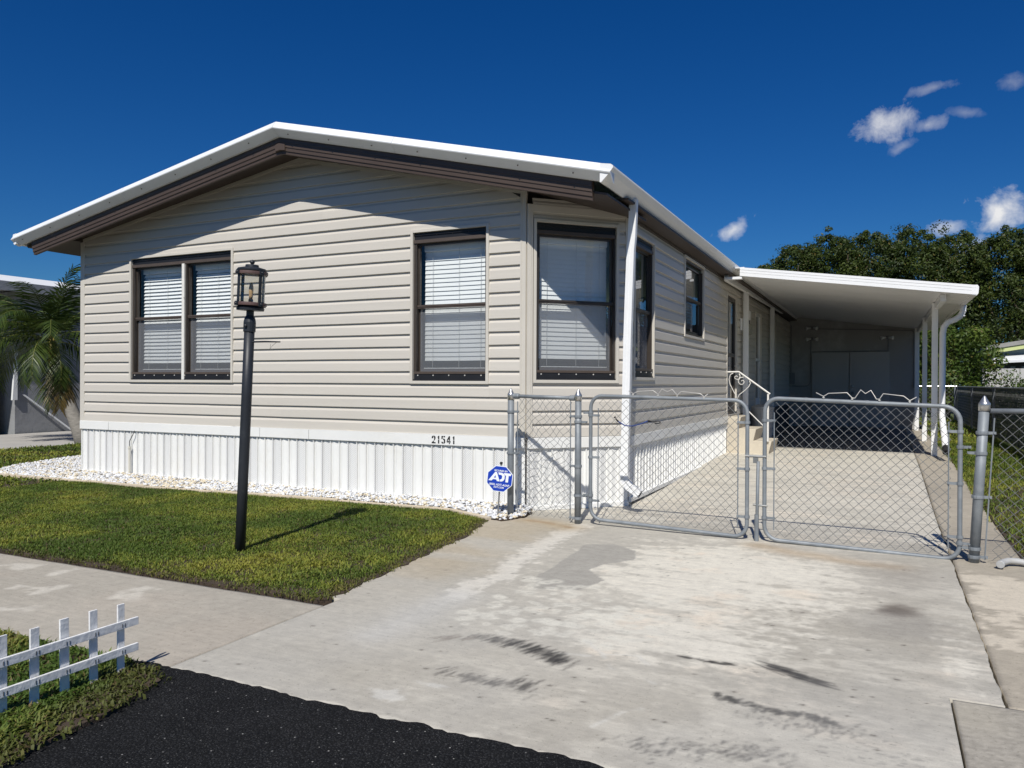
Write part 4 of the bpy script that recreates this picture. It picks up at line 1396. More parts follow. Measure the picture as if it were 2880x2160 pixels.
# ================================================================== STORAGE ROOM CLOSING THE CARPORT
sh = thing('storage_room', (-.8, 23.6, .12), 'white storage room with double doors at the back of the carport', 'shed')
YW = 23.15
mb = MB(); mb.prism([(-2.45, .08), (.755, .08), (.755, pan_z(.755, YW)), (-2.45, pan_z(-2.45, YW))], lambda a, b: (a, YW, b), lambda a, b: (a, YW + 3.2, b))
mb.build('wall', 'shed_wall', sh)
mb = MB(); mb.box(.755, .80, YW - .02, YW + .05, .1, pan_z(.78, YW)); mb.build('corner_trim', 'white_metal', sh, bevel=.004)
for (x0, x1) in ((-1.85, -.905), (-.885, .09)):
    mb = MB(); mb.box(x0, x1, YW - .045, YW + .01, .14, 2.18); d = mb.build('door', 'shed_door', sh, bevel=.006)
    mb = MB()
    for (a, b, c, e) in ((x0 + .1, x0 + .115, .3, 2.0), (x1 - .115, x1 - .1, .3, 2.0), (x0 + .1, x1 - .1, 1.99, 2.005), (x0 + .1, x1 - .1, .295, .31)):
        mb.box(a, b, YW - .052, YW - .04, c, e)
    mb.build('panel_moulding', 'shed_door', d)
mb = MB(); mb.lathe([(.018, 0), (.02, .03), (.034, .05), (.03, .07), (.0, .075)], (-.81, YW - .045, 1.24), 12, (0, -1, 0)); mb.build('door_knob', 'bolt_metal', sh, smooth=True)
mb = MB(); mb.box(-.86, -.78, YW - .052, YW - .045, 1.02, 1.1); mb.build('door_lock', 'conduit_grey', sh)
yc = YW - .02
for pts in ([(-1.80, 2.84), (.60, 2.735), (.655, 2.71), (.67, 2.65), (.68, 1.35)], [(-1.885, 2.54), (-1.89, 1.38), (-1.93, 1.28), (-2.0, 1.245), (-2.38, 1.245)],
            [(-1.86, 2.20), (.07, 2.20)], [(.06, 2.22), (.06, 2.55)], [(-2.40, 2.95), (-2.40, 1.6)]):
    mb = MB(); mb.tube([(a, yc - .004, b) for a, b in pts], .0125, 6); mb.build('conduit', 'conduit_grey', sh)
for (x, z) in ((-1.86, 2.86), (-1.85, 2.56), (.03, 2.56)):
    mb = MB(); mb.lathe([(.05, 0), (.05, .03)], (x, YW - .01, z), 10, (0, -1, 0)); fl = mb.build('flood_light', 'conduit_grey', sh)
    for s in (-1, 1):
        mb = MB(); mb.lathe([(.02, 0), (.03, .06), (.055, .13), (.05, .135)], (x + s * .03, YW - .04, z), 10, (s * .9, -.5, -.12)); mb.build('lamp_head', 'white_metal', fl, smooth=True)
mb = MB(); mb.box(-2.44, -2.30, YW - .10, YW - .01, 1.30, 1.62); mb.build('breaker_box', 'conduit_grey', sh, bevel=.005)
mb = MB(); mb.box(.66, .72, YW - .06, YW - .01, 1.22, 1.36); mb.build('switch_box', 'conduit_grey', sh)


# ================================================================== CHAIN LINK FENCES
def fence_pt(x, z, n=0.0):
    """point on the gate line, which runs almost parallel to the house front"""
    return (x, 6.735 - (x + 2.56) * .040 - n, z)


def chain_link(pm, u0, u1, v0, v1, name, parent, pitch=.074, r=.0017, warp=None, mat='wire', sides=4):
    """woven diamond mesh: two families of wires that pass over and under each other"""
    V = []; F = []; h = pitch / 2
    for fam in (1, -1):
        k0 = int(math.floor((u0 - (v1 - v0)) / pitch)) - 1; k1 = int(math.ceil((u1 + (v1 - v0)) / pitch)) + 1
        for k in range(k0, k1):
            pts = []
            nst = int(round((v1 - v0) / h))
            for s in range(nst + 1):
                v = v0 + (v1 - v0) * s / nst
                u = k * pitch + fam * s * h
                if u0 - 1e-6 <= u <= u1 + 1e-6:
                    n = .0022 * (1 if (s + (fam > 0) * 1) % 2 else -1) * fam
                    uu, vv = (u, v) if warp is None else warp(u, v)
                    pts.append(Vector(pm(uu, vv, n)))
                elif pts: break
            if len(pts) < 2: continue
            o = len(V)
            for i, p in enumerate(pts):
                t = (pts[min(i + 1, len(pts) - 1)] - pts[max(i - 1, 0)]).normalized()
                e1 = t.cross(Vector((0, 1, 0)) if abs(t.y) < .8 else Vector((1, 0, 0))).normalized(); e2 = t.cross(e1)
                for q in range(sides):
                    a = 2 * PI * q / sides
                    V.append(p + e1 * (r * math.cos(a)) + e2 * (r * math.sin(a)))
            for i in range(len(pts) - 1):
                for q in range(sides):
                    a = o + i * sides + q; b = o + i * sides + (q + 1) % sides
                    F.append((a, b, b + sides, a + sides))
    o = np_obj(name, np.array([tuple(p) for p in V]), np.array(F), mat, None, parent)
    o['kind'] = 'stuff'
    return o


def cap_post(parent, x, y, z0, z1, r, name='fence_post'):
    mb = MB(); mb.tube([(x, y, z0), (x, y, z1)], r, 16, True); p = mb.build(name, 'galvanised', parent, smooth=False)
    p.data.polygons.foreach_set('use_smooth', [len(f.vertices) == 4 for f in p.data.polygons])
    mb = MB(); mb.lathe([(r * 1.13, -.055), (r * 1.15, -.01), (r * 1.15, 0), (r * .86, .012), (r * .25, .05), (r * .12, .057), (0.001, .058)], (x, y, z1 + .005), 16)
    c = mb.build('post_cap', 'galvanised_cap', p); c.data.polygons.foreach_set('use_smooth', [len(f.vertices) == 4 for f in c.data.polygons])
    return p


def band(parent, x, y, z, r, sx, ln=.05, name='tension_band'):
    """clamp round a post with a flat tail towards sx"""
    mb = MB(); mb.lathe([(r + .003, -.012), (r + .004, 0), (r + .003, .012)], (x, y, z), 14)
    mb.box(min(x, x + sx * (r + ln)), max(x, x + sx * (r + ln)), y - .006, y + .006, z - .010, z + .010)
    mb.lathe([(.008, -.018), (.008, .018)], (x + sx * (r + ln * .8), y, z), 6, (0, 1, 0))
    return mb.build(name, 'galvanised', parent)


def stretch_bar(parent, f, u, v0, v1):
    mb = MB(); mb.tube([f(u, v0, .004), f(u, v1, .004)], .0055, 6); return mb.build('tension_bar', 'galvanised', parent)


# short fixed panel by the house corner
x1, x2 = -3.265, -2.56
fp = thing('chain_link_panel', (-2.9, 6.75, 0), 'short bent chain link panel between two capped posts by the house corner', 'fence panel')
pa = fence_pt(x1, 0); pb = fence_pt(x2, 0)
cap_post(fp, pa[0], pa[1], -.02, 1.185, .0315); cap_post(fp, pb[0], pb[1], -.02, 1.185, .030)
mb = MB(); mb.tube([fence_pt(x1 + .03, 1.172), fence_pt(x2 - .03, 1.160)], .0175, 12); mb.build('top_rail', 'galvanised', fp, smooth=True)
mb = MB(); mb.lathe([(.026, 0), (.026, .05), (.022, .06)], fence_pt(x1 + .03, 1.172), 12, (1, -.04, 0)); mb.lathe([(.026, 0), (.026, -.05), (.022, -.06)], fence_pt(x2 - .03, 1.160), 12, (1, -.04, 0))
mb.build('rail_cup', 'galvanised', fp)


def warp_panel(u, v):
    a = math.exp(-((v - .45) / .35) ** 2)
    return (u + .016 * a * math.sin(v * 21 + u * 9) + .009 * math.sin(u * 31 + v * 17), v + .016 * a * math.sin(u * 23 + v * 8) + .006 * math.sin(v * 29))


chain_link(fence_pt, x1 + .06, x2 - .06, .03, 1.15, 'chain_link_mesh', fp, .074, .0020, warp_panel)
stretch_bar(fp, fence_pt, x1 + .075, .05, 1.12); stretch_bar(fp, fence_pt, x2 - .075, .02, 1.13)
for z in (1.02, .62): band(fp, pa[0], pa[1], z, .035, 1)
for z in (.99, .53, .05): band(fp, pb[0], pb[1], z, .033, -1)
for z in (.94, .26):
    band(fp, pb[0], pb[1], z, .034, 1, .055, 'hinge_band')
for z in (.50, .85):
    mb = MB(); mb.tube([fence_pt(x1 + .05, z), fence_pt(x1 + .09, z + .03, .02), fence_pt(x1 + .06, z + .06, .01), fence_pt(x1 + .1, z + .08, .02)], .002, 4); mb.build('tie_wire', 'wire', fp)


def gate(name, label, xa, xb, za, zb, base_z, orn, group):
    """rounded tubular gate leaf; za/zb top heights, base_z bottom heights at each end"""
    g = thing(name, fence_pt((xa + xb) / 2, 0), label, 'gate', group)
    r = .11
    ba, bb = base_z

    def pt(x, t, n=0.0):
        s = (x - xa) / (xb - xa)
        lo = ba + (bb - ba) * s; hi = za + (zb - za) * s
        return fence_pt(x, lo + (hi - lo) * t, n)
    H = (za + zb) / 2 - (ba + bb) / 2; tr = r / H; path = []
    for (cx, ct, a0) in ((xa + r, 1 - tr, 180), (xb - r, 1 - tr, 90), (xb - r, tr, 0), (xa + r, tr, -90)):
        for k in range(7):
            a = R_(a0 - 15 * k); path.append(pt(cx + r * math.cos(a), ct + tr * math.sin(a)))
    path.append(path[0]); path.append(path[1])
    mb = MB(); mb.tube(path, .0168, 12, False); f = mb.build('gate_frame', 'galvanised', g, smooth=True)
    mb = MB()
    for t in (.3, .62):
        c = pt(xa + (xb - xa) * t, 0); mb.tube([Vector(c) + Vector((-.02, 0, 0)), Vector(c) + Vector((.02, 0, 0))], .0184, 12)
        c = pt(xa + (xb - xa) * (t - .07), 1); mb.tube([Vector(c) + Vector((-.012, 0, 0)), Vector(c) + Vector((.012, 0, 0))], .0180, 12)
    mb.build('frame_sleeve', 'galvanised', f)

    def fm(u, v, n): return pt(u, (v) / 1.0, n)
    o = chain_link(lambda u, v, n: pt(u, v / H, n), xa + .055, xb - .055, .028, H - .03, 'chain_link_mesh', g, .0735, .0019)
    for u in (xa + .075, xb - .075):
        mb = MB(); mb.tube([pt(u, .07, .004), pt(u, .90, .004)], .005, 6); mb.build('tension_bar', 'galvanised', g)
    for (x, sx) in ((xa, 1), (xb, -1)):
        for t in (.15, .50, .84):
            c = pt(x, t); band(g, c[0], c[1], c[2], .0195, sx, .065)
    mb = MB(); mb.tube([fence_pt(a, b, .002) for a, b in orn], .0042, 6); mb.build('ornamental_wire', 'ornament_wire', g, smooth=True)
    mb = MB()
    for a, b in [orn[1], orn[4], orn[-5], orn[-2]]:
        mb.lathe([(.009, -.004), (.009, .006)], fence_pt(a, b - .008, .012), 6, (0, 1, 0))
    mb.build('wire_tie', 'ornament_wire', g)
    return g, pt


ORN1 = [(-2.07, 1.231), (-2.028, 1.206), (-1.986, 1.227), (-1.846, 1.236), (-1.798, 1.202), (-1.764, 1.25), (-1.716, 1.226), (-1.675, 1.248), (-1.628, 1.197), (-1.594, 1.231), (-1.429, 1.213), (-1.396, 1.187), (-1.363, 1.211)]
ORN2 = [(-0.501, 1.232), (-0.444, 1.202), (-0.409, 1.227), (-0.274, 1.234), (-0.235, 1.192), (-0.215, 1.192), (-0.174, 1.257), (-0.141, 1.227), (-0.102, 1.254), (-0.064, 1.186), (-0.042, 1.186), (-0.015, 1.229), (0.124, 1.212), (0.166, 1.177), (0.213, 1.206)]
GG = 'chain link gate leaves across the driveway'
g1, pt1 = gate('driveway_gate', 'chain link gate leaf nearer the house with a blue cord hanging on it', -2.435, -1.035, 1.185, 1.160, (.055, .020), ORN1, GG)
g2, pt2 = gate('driveway_gate', 'chain link gate leaf hung on the right hand capped post', -.895, .500, 1.185, 1.135, (.022, .002), ORN2, GG)
mb = MB(); c = pt1(-2.435, .86); band(g1, c[0], c[1], c[2], .0205, -1, .05, 'hinge'); c = pt1(-2.435, .19); band(g1, c[0], c[1], c[2], .0205, -1, .05, 'hinge')
for t in (.74, .11): c = pt2(.5, t); band(g2, c[0], c[1], c[2], .0205, 1, .05, 'hinge')
# drop rod and latch between the leaves
mb = MB(); mb.tube([fence_pt(-.955, -.02, .012), fence_pt(-.945, .66, .012)], .0135, 8); mb.build('drop_rod', 'galvanised', g2, smooth=True)
mb = MB(); mb.tube([fence_pt(-.955, .0, .012), fence_pt(-.955, .22, .012)], .018, 8); mb.build('rod_guide', 'galvanised', g2)
mb = MB(); mb.tube([fence_pt(-1.05, .70, .012), fence_pt(-.88, .70, .012)], .011, 6); mb.box(-.985, -.945, fence_pt(-.96, 0)[1] - .022, fence_pt(-.96, 0)[1] - .002, .645, .69)
mb.build('fork_latch', 'wire', g2)
mb = MB(); mb.tube([fence_pt(-.985, .30, .012), fence_pt(-.87, .295, .012)], .009, 6); mb.build('rod_bracket', 'wire', g2)

# blue cord with hooks
mb = MB(); BC = [(-2.165, .955), (-2.10, .920), (-2.029, .918), (-1.959, .938), (-1.889, .967)]
mb.tube([fence_pt(a, b, .014) for a, b in BC], .0055, 6)
bc = thing('bungee_cord', fence_pt(-2.0, .93), 'blue bungee cord with black hooks hanging on the gate mesh', 'cord')
mb.build('elastic', 'bungee_blue', bc, smooth=True)
for pts in ([(-2.165, .955), (-2.185, .975), (-2.195, 1.0), (-2.205, .985)], [(-1.889, .967), (-1.847, .961), (-1.79, .969), (-1.775, .960), (-1.785, .951), (-1.827, .950)]):
    mb = MB(); mb.tube([fence_pt(a, b, .014) for a, b in pts], [.009] + [.0055] * (len(pts) - 1), 6); mb.build('hook', 'black_metal', bc, smooth=True)

# fence run to the right of the gates
fr = thing('fence_run', (.6, 6.6, 0), 'chain link fence with thick capped post running out of view on the right', 'fence')
x3 = .590; p3 = fence_pt(x3, 0)
mb = MB(); mb.tube([(x3, p3[1], -.02), (x3 + .062, p3[1], 1.165)], .0345, 18); pp = mb.build('fence_post', 'galvanised', fr)
pp.data.polygons.foreach_set('use_smooth', [len(f.vertices) == 4 for f in pp.data.polygons])
mb = MB(); r = .0345; mb.lathe([(r * 1.13, -.055), (r * 1.15, -.01), (r * 1.15, 0), (r * .86, .012), (r * .25, .05), (r * .12, .057), (.001, .058)], (x3 + .062, p3[1], 1.165), 18)
c = mb.build('post_cap', 'galvanised_cap', pp); c.data.polygons.foreach_set('use_smooth', [len(f.vertices) == 4 for f in c.data.polygons])
mb = MB(); mb.tube([(.69, p3[1], 1.112), (2.12, p3[1] - .02, 1.125)], .0175, 12); mb.build('top_rail', 'galvanised', fr, smooth=True)
chain_link(lambda u, v, n: (u + .05 * v, p3[1] - n, v), .665, 2.1, .02, 1.10, 'chain_link_mesh', fr, .078, .0019)
mb = MB(); mb.tube([(x3 + .068, p3[1] - .004, .02), (x3 + .125, p3[1] - .004, 1.06)], .0055, 6); mb.build('tension_bar', 'galvanised', fr)
for z in (.93, .46, .02): band(fr, x3 + .052 * z, p3[1], z + .02, .038, 1, .05)
for z in (.80, .10): band(fr, x3 + .052 * z, p3[1], z, .038, -1, .05, 'hinge_band')
mb = MB(); mb.tube([(2.13, p3[1], -.02), (2.13, p3[1], 1.17)], .03, 10); mb.build('fence_post', 'galvanised', fr)

# long side fence with netting, and the short one across the back
sf = thing('side_fence', (2.15, 18, .1), 'chain link fence with dark green netting along the side lawn', 'fence')


def side_pt(u, v, n): return (2.13 - (u - 6.7) * .002 + n, u, gzf(u) + v)


for y in (10.6, 14.8, 19.6, 24.2, 29.0):
    mb = MB(); c = side_pt(y, 0, 0); mb.tube([(c[0], y, gzf(y) - .02), (c[0], y, gzf(y) + 1.14)], .028, 8); mb.build('fence_post', 'galvanised', sf)
mb = MB(); mb.tube([side_pt(y, 1.12, 0) for y in (6.8, 9, 11, 13.8, 20, 29)], .02, 8); mb.build('top_rail', 'galvanised', sf)
chain_link(side_pt, 6.8, 16.0, .03, 1.10, 'chain_link_mesh', sf, .08, .002)
chain_link(side_pt, 16.0, 29.0, .03, 1.10, 'chain_link_mesh', sf, .16, .0035, sides=3)
mb = MB(); ys = [12.5, 13.8, 20, 29]
for a, b in zip(ys[:-1], ys[1:]): mb.add([side_pt(a, .06, .035), side_pt(b, .06, .035), side_pt(b, 1.10, .035), side_pt(a, 1.10, .035)], [(0, 1, 2, 3)])
mb.build('privacy_netting', 'privacy_net', sf, fix=False)
bf = thing('back_fence', (1.4, 28.7, .12), 'short chain link fence across the back of the side lawn', 'fence')


def back_pt(u, v, n): return (u, 28.95 - n, .12 + v)


mb = MB(); mb.tube([back_pt(.3, 1.13, 0), back_pt(2.08, 1.13, 0)], .022, 8); mb.build('top_rail', 'galvanised_cap', bf)
mb = MB(); mb.tube([back_pt(2.03, -.02, 0), back_pt(2.03, 1.17, 0)], .032, 8); mb.build('fence_post', 'galvanised', bf)
chain_link(back_pt, .3, 2.03, .03, 1.12, 'chain_link_mesh', bf, .12, .003)

# ================================================================== LAMP POST
LB = Vector((-4.42, 4.425, 0)); LT = Vector((-4.328, 4.425, 1.80)); LU = (LT - LB).normalized()


def lp(h, a=0.0, r=0.0):
    e1 = Vector((1, 0, 0)) - LU * LU.x; e1.normalize(); e2 = LU.cross(e1)
    return LB + LU * h + e1 * (r * math.cos(a)) + e2 * (r * math.sin(a))


lamp = thing('lamp_post', tuple(LB), 'black garden lamp post with cylindrical glass lantern standing in the lawn', 'lamp post')
mb = MB(); mb.tube([lp(-.03), lp(.6), lp(1.2), lp(1.70)], .0395, 12)
q = mb.build('pole', 'lamp_paint', lamp); q.data.polygons.foreach_set('use_smooth', [len(f.vertices) == 4 for f in q.data.polygons])
mb = MB(); mb.lathe([(.043, 0), (.045, .005), (.045, .075), (.040, .10), (.028, .125), (.028, .16)], lp(1.675), 16, LU); mb.build('fitter', 'lamp_paint', lamp, bevel=.001)
mb = MB(); mb.lathe([(.006, 0), (.011, .004), (.011, .014), (.004, .018)], lp(1.72, -1.4, .044), 8, lp(1.72, -1.4, 1) - lp(1.72)); mb.build('set_screw', 'lamp_paint', lamp)
mb = MB(); mb.lathe([(.030, 0), (.100, .002), (.102, .020), (.090, .036), (.02, .040)], lp(1.835), 28, LU); mb.build('lantern_base', 'lamp_paint', lamp, bevel=.001)
for h_ in (1.872, 2.105):
    mb = MB(); mb.lathe([(.104, 0), (.1175, .001), (.1185, .012), (.1175, .024), (.104, .025), (.103, .012), (.104, 0)], lp(h_), 32, LU)
    mb.build('ring', 'lamp_ring', lamp, smooth=False)
mb = MB(); mb.lathe([(.101, 1.885), (.101, 2.11)], LB, 28, LU); mb.f = mb.f[:-2]; gl = mb.build('glass', 'lamp_glass', lamp, smooth=True, fix=False)
for k in range(4):
    a = -1.75 + k * PI / 2
    w = .115
    mb = MB(); vs = []
    for h_ in (1.868, 2.135):
        for (da, rr) in ((-w, .106), (w, .106), (w, .112), (-w, .112)): vs.append(lp(h_, a + da, rr))
    mb.add(vs, [(0, 1, 2, 3), (4, 7, 6, 5), (0, 4, 5, 1), (1, 5, 6, 2), (2, 6, 7, 3), (3, 7, 4, 0)]); s_ = mb.build('strap', 'lamp_paint', lamp)
    for h_ in (1.884, 2.118):
        d = (lp(h_, a, 1) - lp(h_)).normalized()
        mb = MB(); e = lp(h_, a, .116)
        t = LU.cross(d); vs = []
        for dd in (0, .010):
            for (p, q_) in ((-.016, -.016), (.016, -.016), (.016, .016), (-.016, .016)): vs.append(e + d * dd + t * p + LU * q_)
        mb.add(vs, [(0, 1, 2, 3), (4, 7, 6, 5), (0, 4, 5, 1), (1, 5, 6, 2), (2, 6, 7, 3), (3, 7, 4, 0)])
        mb.lathe([(.008, .008), (.008, .014), (.004, .018)], e, 8, d); mb.build('stud', 'lamp_paint', s_)
mb = MB(); mb.lathe([(.107, 0), (.108, .010), (.100, .018), (.050, .030), (.048, .044), (.046, .046), (.018, .048), (.010, .052), (.016, .058), (.019, .068), (.016, .078), (.006, .084), (.001, .085)], lp(2.135), 28, LU)
q = mb.build('cap', 'lamp_paint', lamp, smooth=False)
mb = MB(); mb.lathe([(.016, 0), (.018, .05), (.013, .055)], lp(1.87), 12, LU); mb.build('socket', 'black_metal', lamp)
mb = MB(); mb.lathe([(.012, 0), (.016, .02), (.017, .08), (.012, .115), (.004, .122), (.001, .123)], lp(1.925), 12, LU); mb.build('bulb', 'bulb_amber', lamp, smooth=True)
mb = MB(); c0 = lp(1.60); mb.tube([c0, c0 + Vector((.16, .0, .0)), c0 + Vector((.305, .0, -.005))], [.0075, .0075, .0055], 6); mb.build('ladder_rest', 'lamp_paint', lamp)
mb = MB(); mb.tube([c0 + Vector((.28, -.005, -.005)), c0 + Vector((.235, -.008, -.035)), c0 + Vector((.215, -.008, -.06)), c0 + Vector((.222, -.008, -.02))], .0014, 4); mb.build('twig', 'bark', lamp)

# ================================================================== SECURITY SIGN
SC = Vector((-3.322, 6.645, .380)); yawS = R_(18)
sE1 = Vector((math.cos(yawS), math.sin(yawS), 0)); sN = Vector((sE1.y, -sE1.x, 0)); rollS = R_(-6)
sA = sE1 * math.cos(rollS) + Vector((0, 0, 1)) * math.sin(rollS); sB = -sE1 * math.sin(rollS) + Vector((0, 0, 1)) * math.cos(rollS)


def sgn(a, b, n): return tuple(SC + sA * a + sB * b + sN * n)


sg = thing('security_sign', (-3.35, 6.66, .02), 'blue octagonal ADT security yard sign on a metal stake', 'sign')
oc = [(math.cos(PI / 8 + k * PI / 4), math.sin(PI / 8 + k * PI / 4)) for k in range(8)]
RS = .134
mb = MB(); mb.prism([(a * RS, b * RS) for a, b in oc], lambda a, b: sgn(a, b, 0), lambda a, b: sgn(a, b, .006)); mb.build('sign_border', 'sign_white', sg)
mb = MB(); mb.prism([(a * (RS - .007), b * (RS - .007)) for a, b in oc], lambda a, b: sgn(a, b, .004), lambda a, b: sgn(a, b, .0075)); mb.build('sign_panel', 'sign_blue', sg)
add_text('SECURED BY', .023, 'sign_white', sg, lambda a, b, n: sgn(a + .005, b + .076, n + .0078), 'lettering', offset=.0006)
add_text('(800) ADT-ASAP', .0275, 'sign_white', sg, lambda a, b, n: sgn(a, b - .058, n + .0078), 'lettering', offset=.0006)
add_text('ADT.COM', .022, 'sign_white', sg, lambda a, b, n: sgn(a - .002, b - .083, n + .0078), 'lettering', offset=.0006)
LET = [  # heavy A D T
    [[(-.110, -.035), (-.052, .052), (-.036, .052), (-.0, -.035), (-.028, -.035), (-.034, -.020), (-.067, -.020), (-.078, -.035)]],
    [[(-.022, .050), (.014, .050), (.034, .040), (.044, .022), (.044, -.006), (.034, -.026), (.012, -.036), (.006, -.036), (-.002, -.016), (.008, -.015), (.018, -.004), (.019, .018), (.010, .028), (-.014, .028)]],
    [[(.030, .051), (.106, .051), (.101, .028), (.081, .028), (.081, -.036), (.055, -.036), (.055, .028), (.044, .028)]]]
for letter in LET:
    mb = MB()
    for poly in letter: mb.prism(poly, lambda a, b: sgn(a + .002, b + .010, .0076), lambda a, b: sgn(a + .002, b + .010, .0092))
    mb.build('lettering', 'sign_white', sg)
mb = MB(); mb.prism([(-.060, -.004), (-.046, .020), (-.040, -.004)], lambda a, b: sgn(a + .002, b + .010, .009), lambda a, b: sgn(a + .002, b + .010, .0097)); mb.build('lettering', 'sign_blue', sg)
mb = MB(); a = sgn(-.004, .155, -.012); b = (-3.36, 6.67, -.05)
mb.tube([b, sgn(-.004, .15, -.010)], .008, 6); stk = mb.build('stake', 'stake_metal', sg)
mb = MB(); mb.tube([sgn(-.004, .138, -.010), sgn(-.004, .160, -.010)], .013, 6); mb.build('stake_cap', 'black_metal', stk)

# ================================================================== PICKET FENCE
pf = thing('picket_fence', (-3.03, 1.9, 0), 'small white wooden picket border fence in the verge grass', 'picket fence')
for k, (y0, y1) in enumerate(((2.331, 2.364), (2.200, 2.236), (2.070, 2.108), (1.943, 1.979), (1.817, 1.853), (1.690, 1.726), (1.562, 1.598))):
    jt = random.uniform(-.006, .006); top = .318 - (.004 if k == 0 else 0) + random.uniform(-.004, .004)
    mb = MB(); x = -3.042 + random.uniform(-.002, .002)
    vs = [(xx, yy + (jt if z > .1 else 0), z) for z in (-.03, top) for (xx, yy) in ((x - .009, y0), (x - .009, y1), (x, y1), (x, y0))]
    mb.add(vs, [(0, 3, 2, 1), (4, 5, 6, 7), (0, 1, 5, 4), (1, 2, 6, 5), (2, 3, 7, 6), (3, 0, 4, 7)])
    p = mb.build('picket', 'picket_paint', pf, bevel=.0015)
    for zr in (.220, .104):
        mb = MB()
        for dy in (-.006, .007):
            yy = (y0 + y1) / 2 + dy
            mb.box(-3.0285, -3.0268, yy - .0013, yy + .0013, zr - .010, zr + .006)
        mb.build('nail', 'nail', p)
for z0, z1 in ((.203, .238), (.087, .121)):
    mb = MB(); mb.box(-3.040, -3.028, 1.2, 2.424, z0, z1); mb.build('rail', 'picket_paint', pf, bevel=.002)

# ================================================================== EDGING, GRAVEL, DRAIN PIPE
EP = [(-3.36, 6.50), (-3.92, 6.755), (-5.30, 6.73), (-6.50, 6.64), (-8.05, 6.54), (-9.60, 6.51), (-10.8, 6.44)]
ed = thing('garden_edging', (-7, 6.75, 0), 'low cream concrete edging between the lawn and the white gravel', 'edging')


def edge_pt(s):
    t = s * (len(EP) - 1); i = min(int(t), len(EP) - 2); f = t - i
    return Vector((EP[i][0] * (1 - f) + EP[i + 1][0] * f, EP[i][1] * (1 - f) + EP[i + 1][1] * f, 0))


lens = [math.dist(EP[i], EP[i + 1]) for i in range(len(EP) - 1)]
marks = []
for i, L in enumerate(lens):
    n = max(1, round(L / .62))
    for k in range(n): marks.append((i + k / n, i + (k + 1) / n))
rg = random.Random(4)
for a, b in marks:
    A_, B_ = edge_pt(a / (len(EP) - 1)), edge_pt(b / (len(EP) - 1))
    d = (B_ - A_).normalized(); nrm = Vector((-d.y, d.x, 0)); A_ += d * .005; B_ -= d * .005
    zt = .036 + rg.uniform(-.008, .005); sk = nrm * rg.uniform(-.01, .01)
    mb = MB(); vs = [p + nrm * o + Vector((0, 0, z)) for z in (-.03, zt) for p, o in ((A_, -.03), (B_ + sk, -.03), (B_ + sk, .03), (A_, .03))]
    mb.add(vs, [(0, 3, 2, 1), (4, 5, 6, 7), (0, 1, 5, 4), (1, 2, 6, 5), (2, 3, 7, 6), (3, 0, 4, 7)])
    mb.build('edging_block', 'edging', ed, bevel=.006)

GRAV = [(-3.38, 6.54), (-3.92, 6.785), (-5.30, 6.76), (-6.50, 6.67), (-8.05, 6.57), (-9.60, 6.54), (-10.8, 6.47), (-11.3, 6.72), (-11.6, 7.3), (-12.0, 8.5), (-10.1, 8.5), (-10.1, 7.13), (-3.3, 7.13), (-3.16, 7.05), (-3.12, 6.76), (-3.23, 6.50)]
bed('gravel_bed', GRAV, .018)


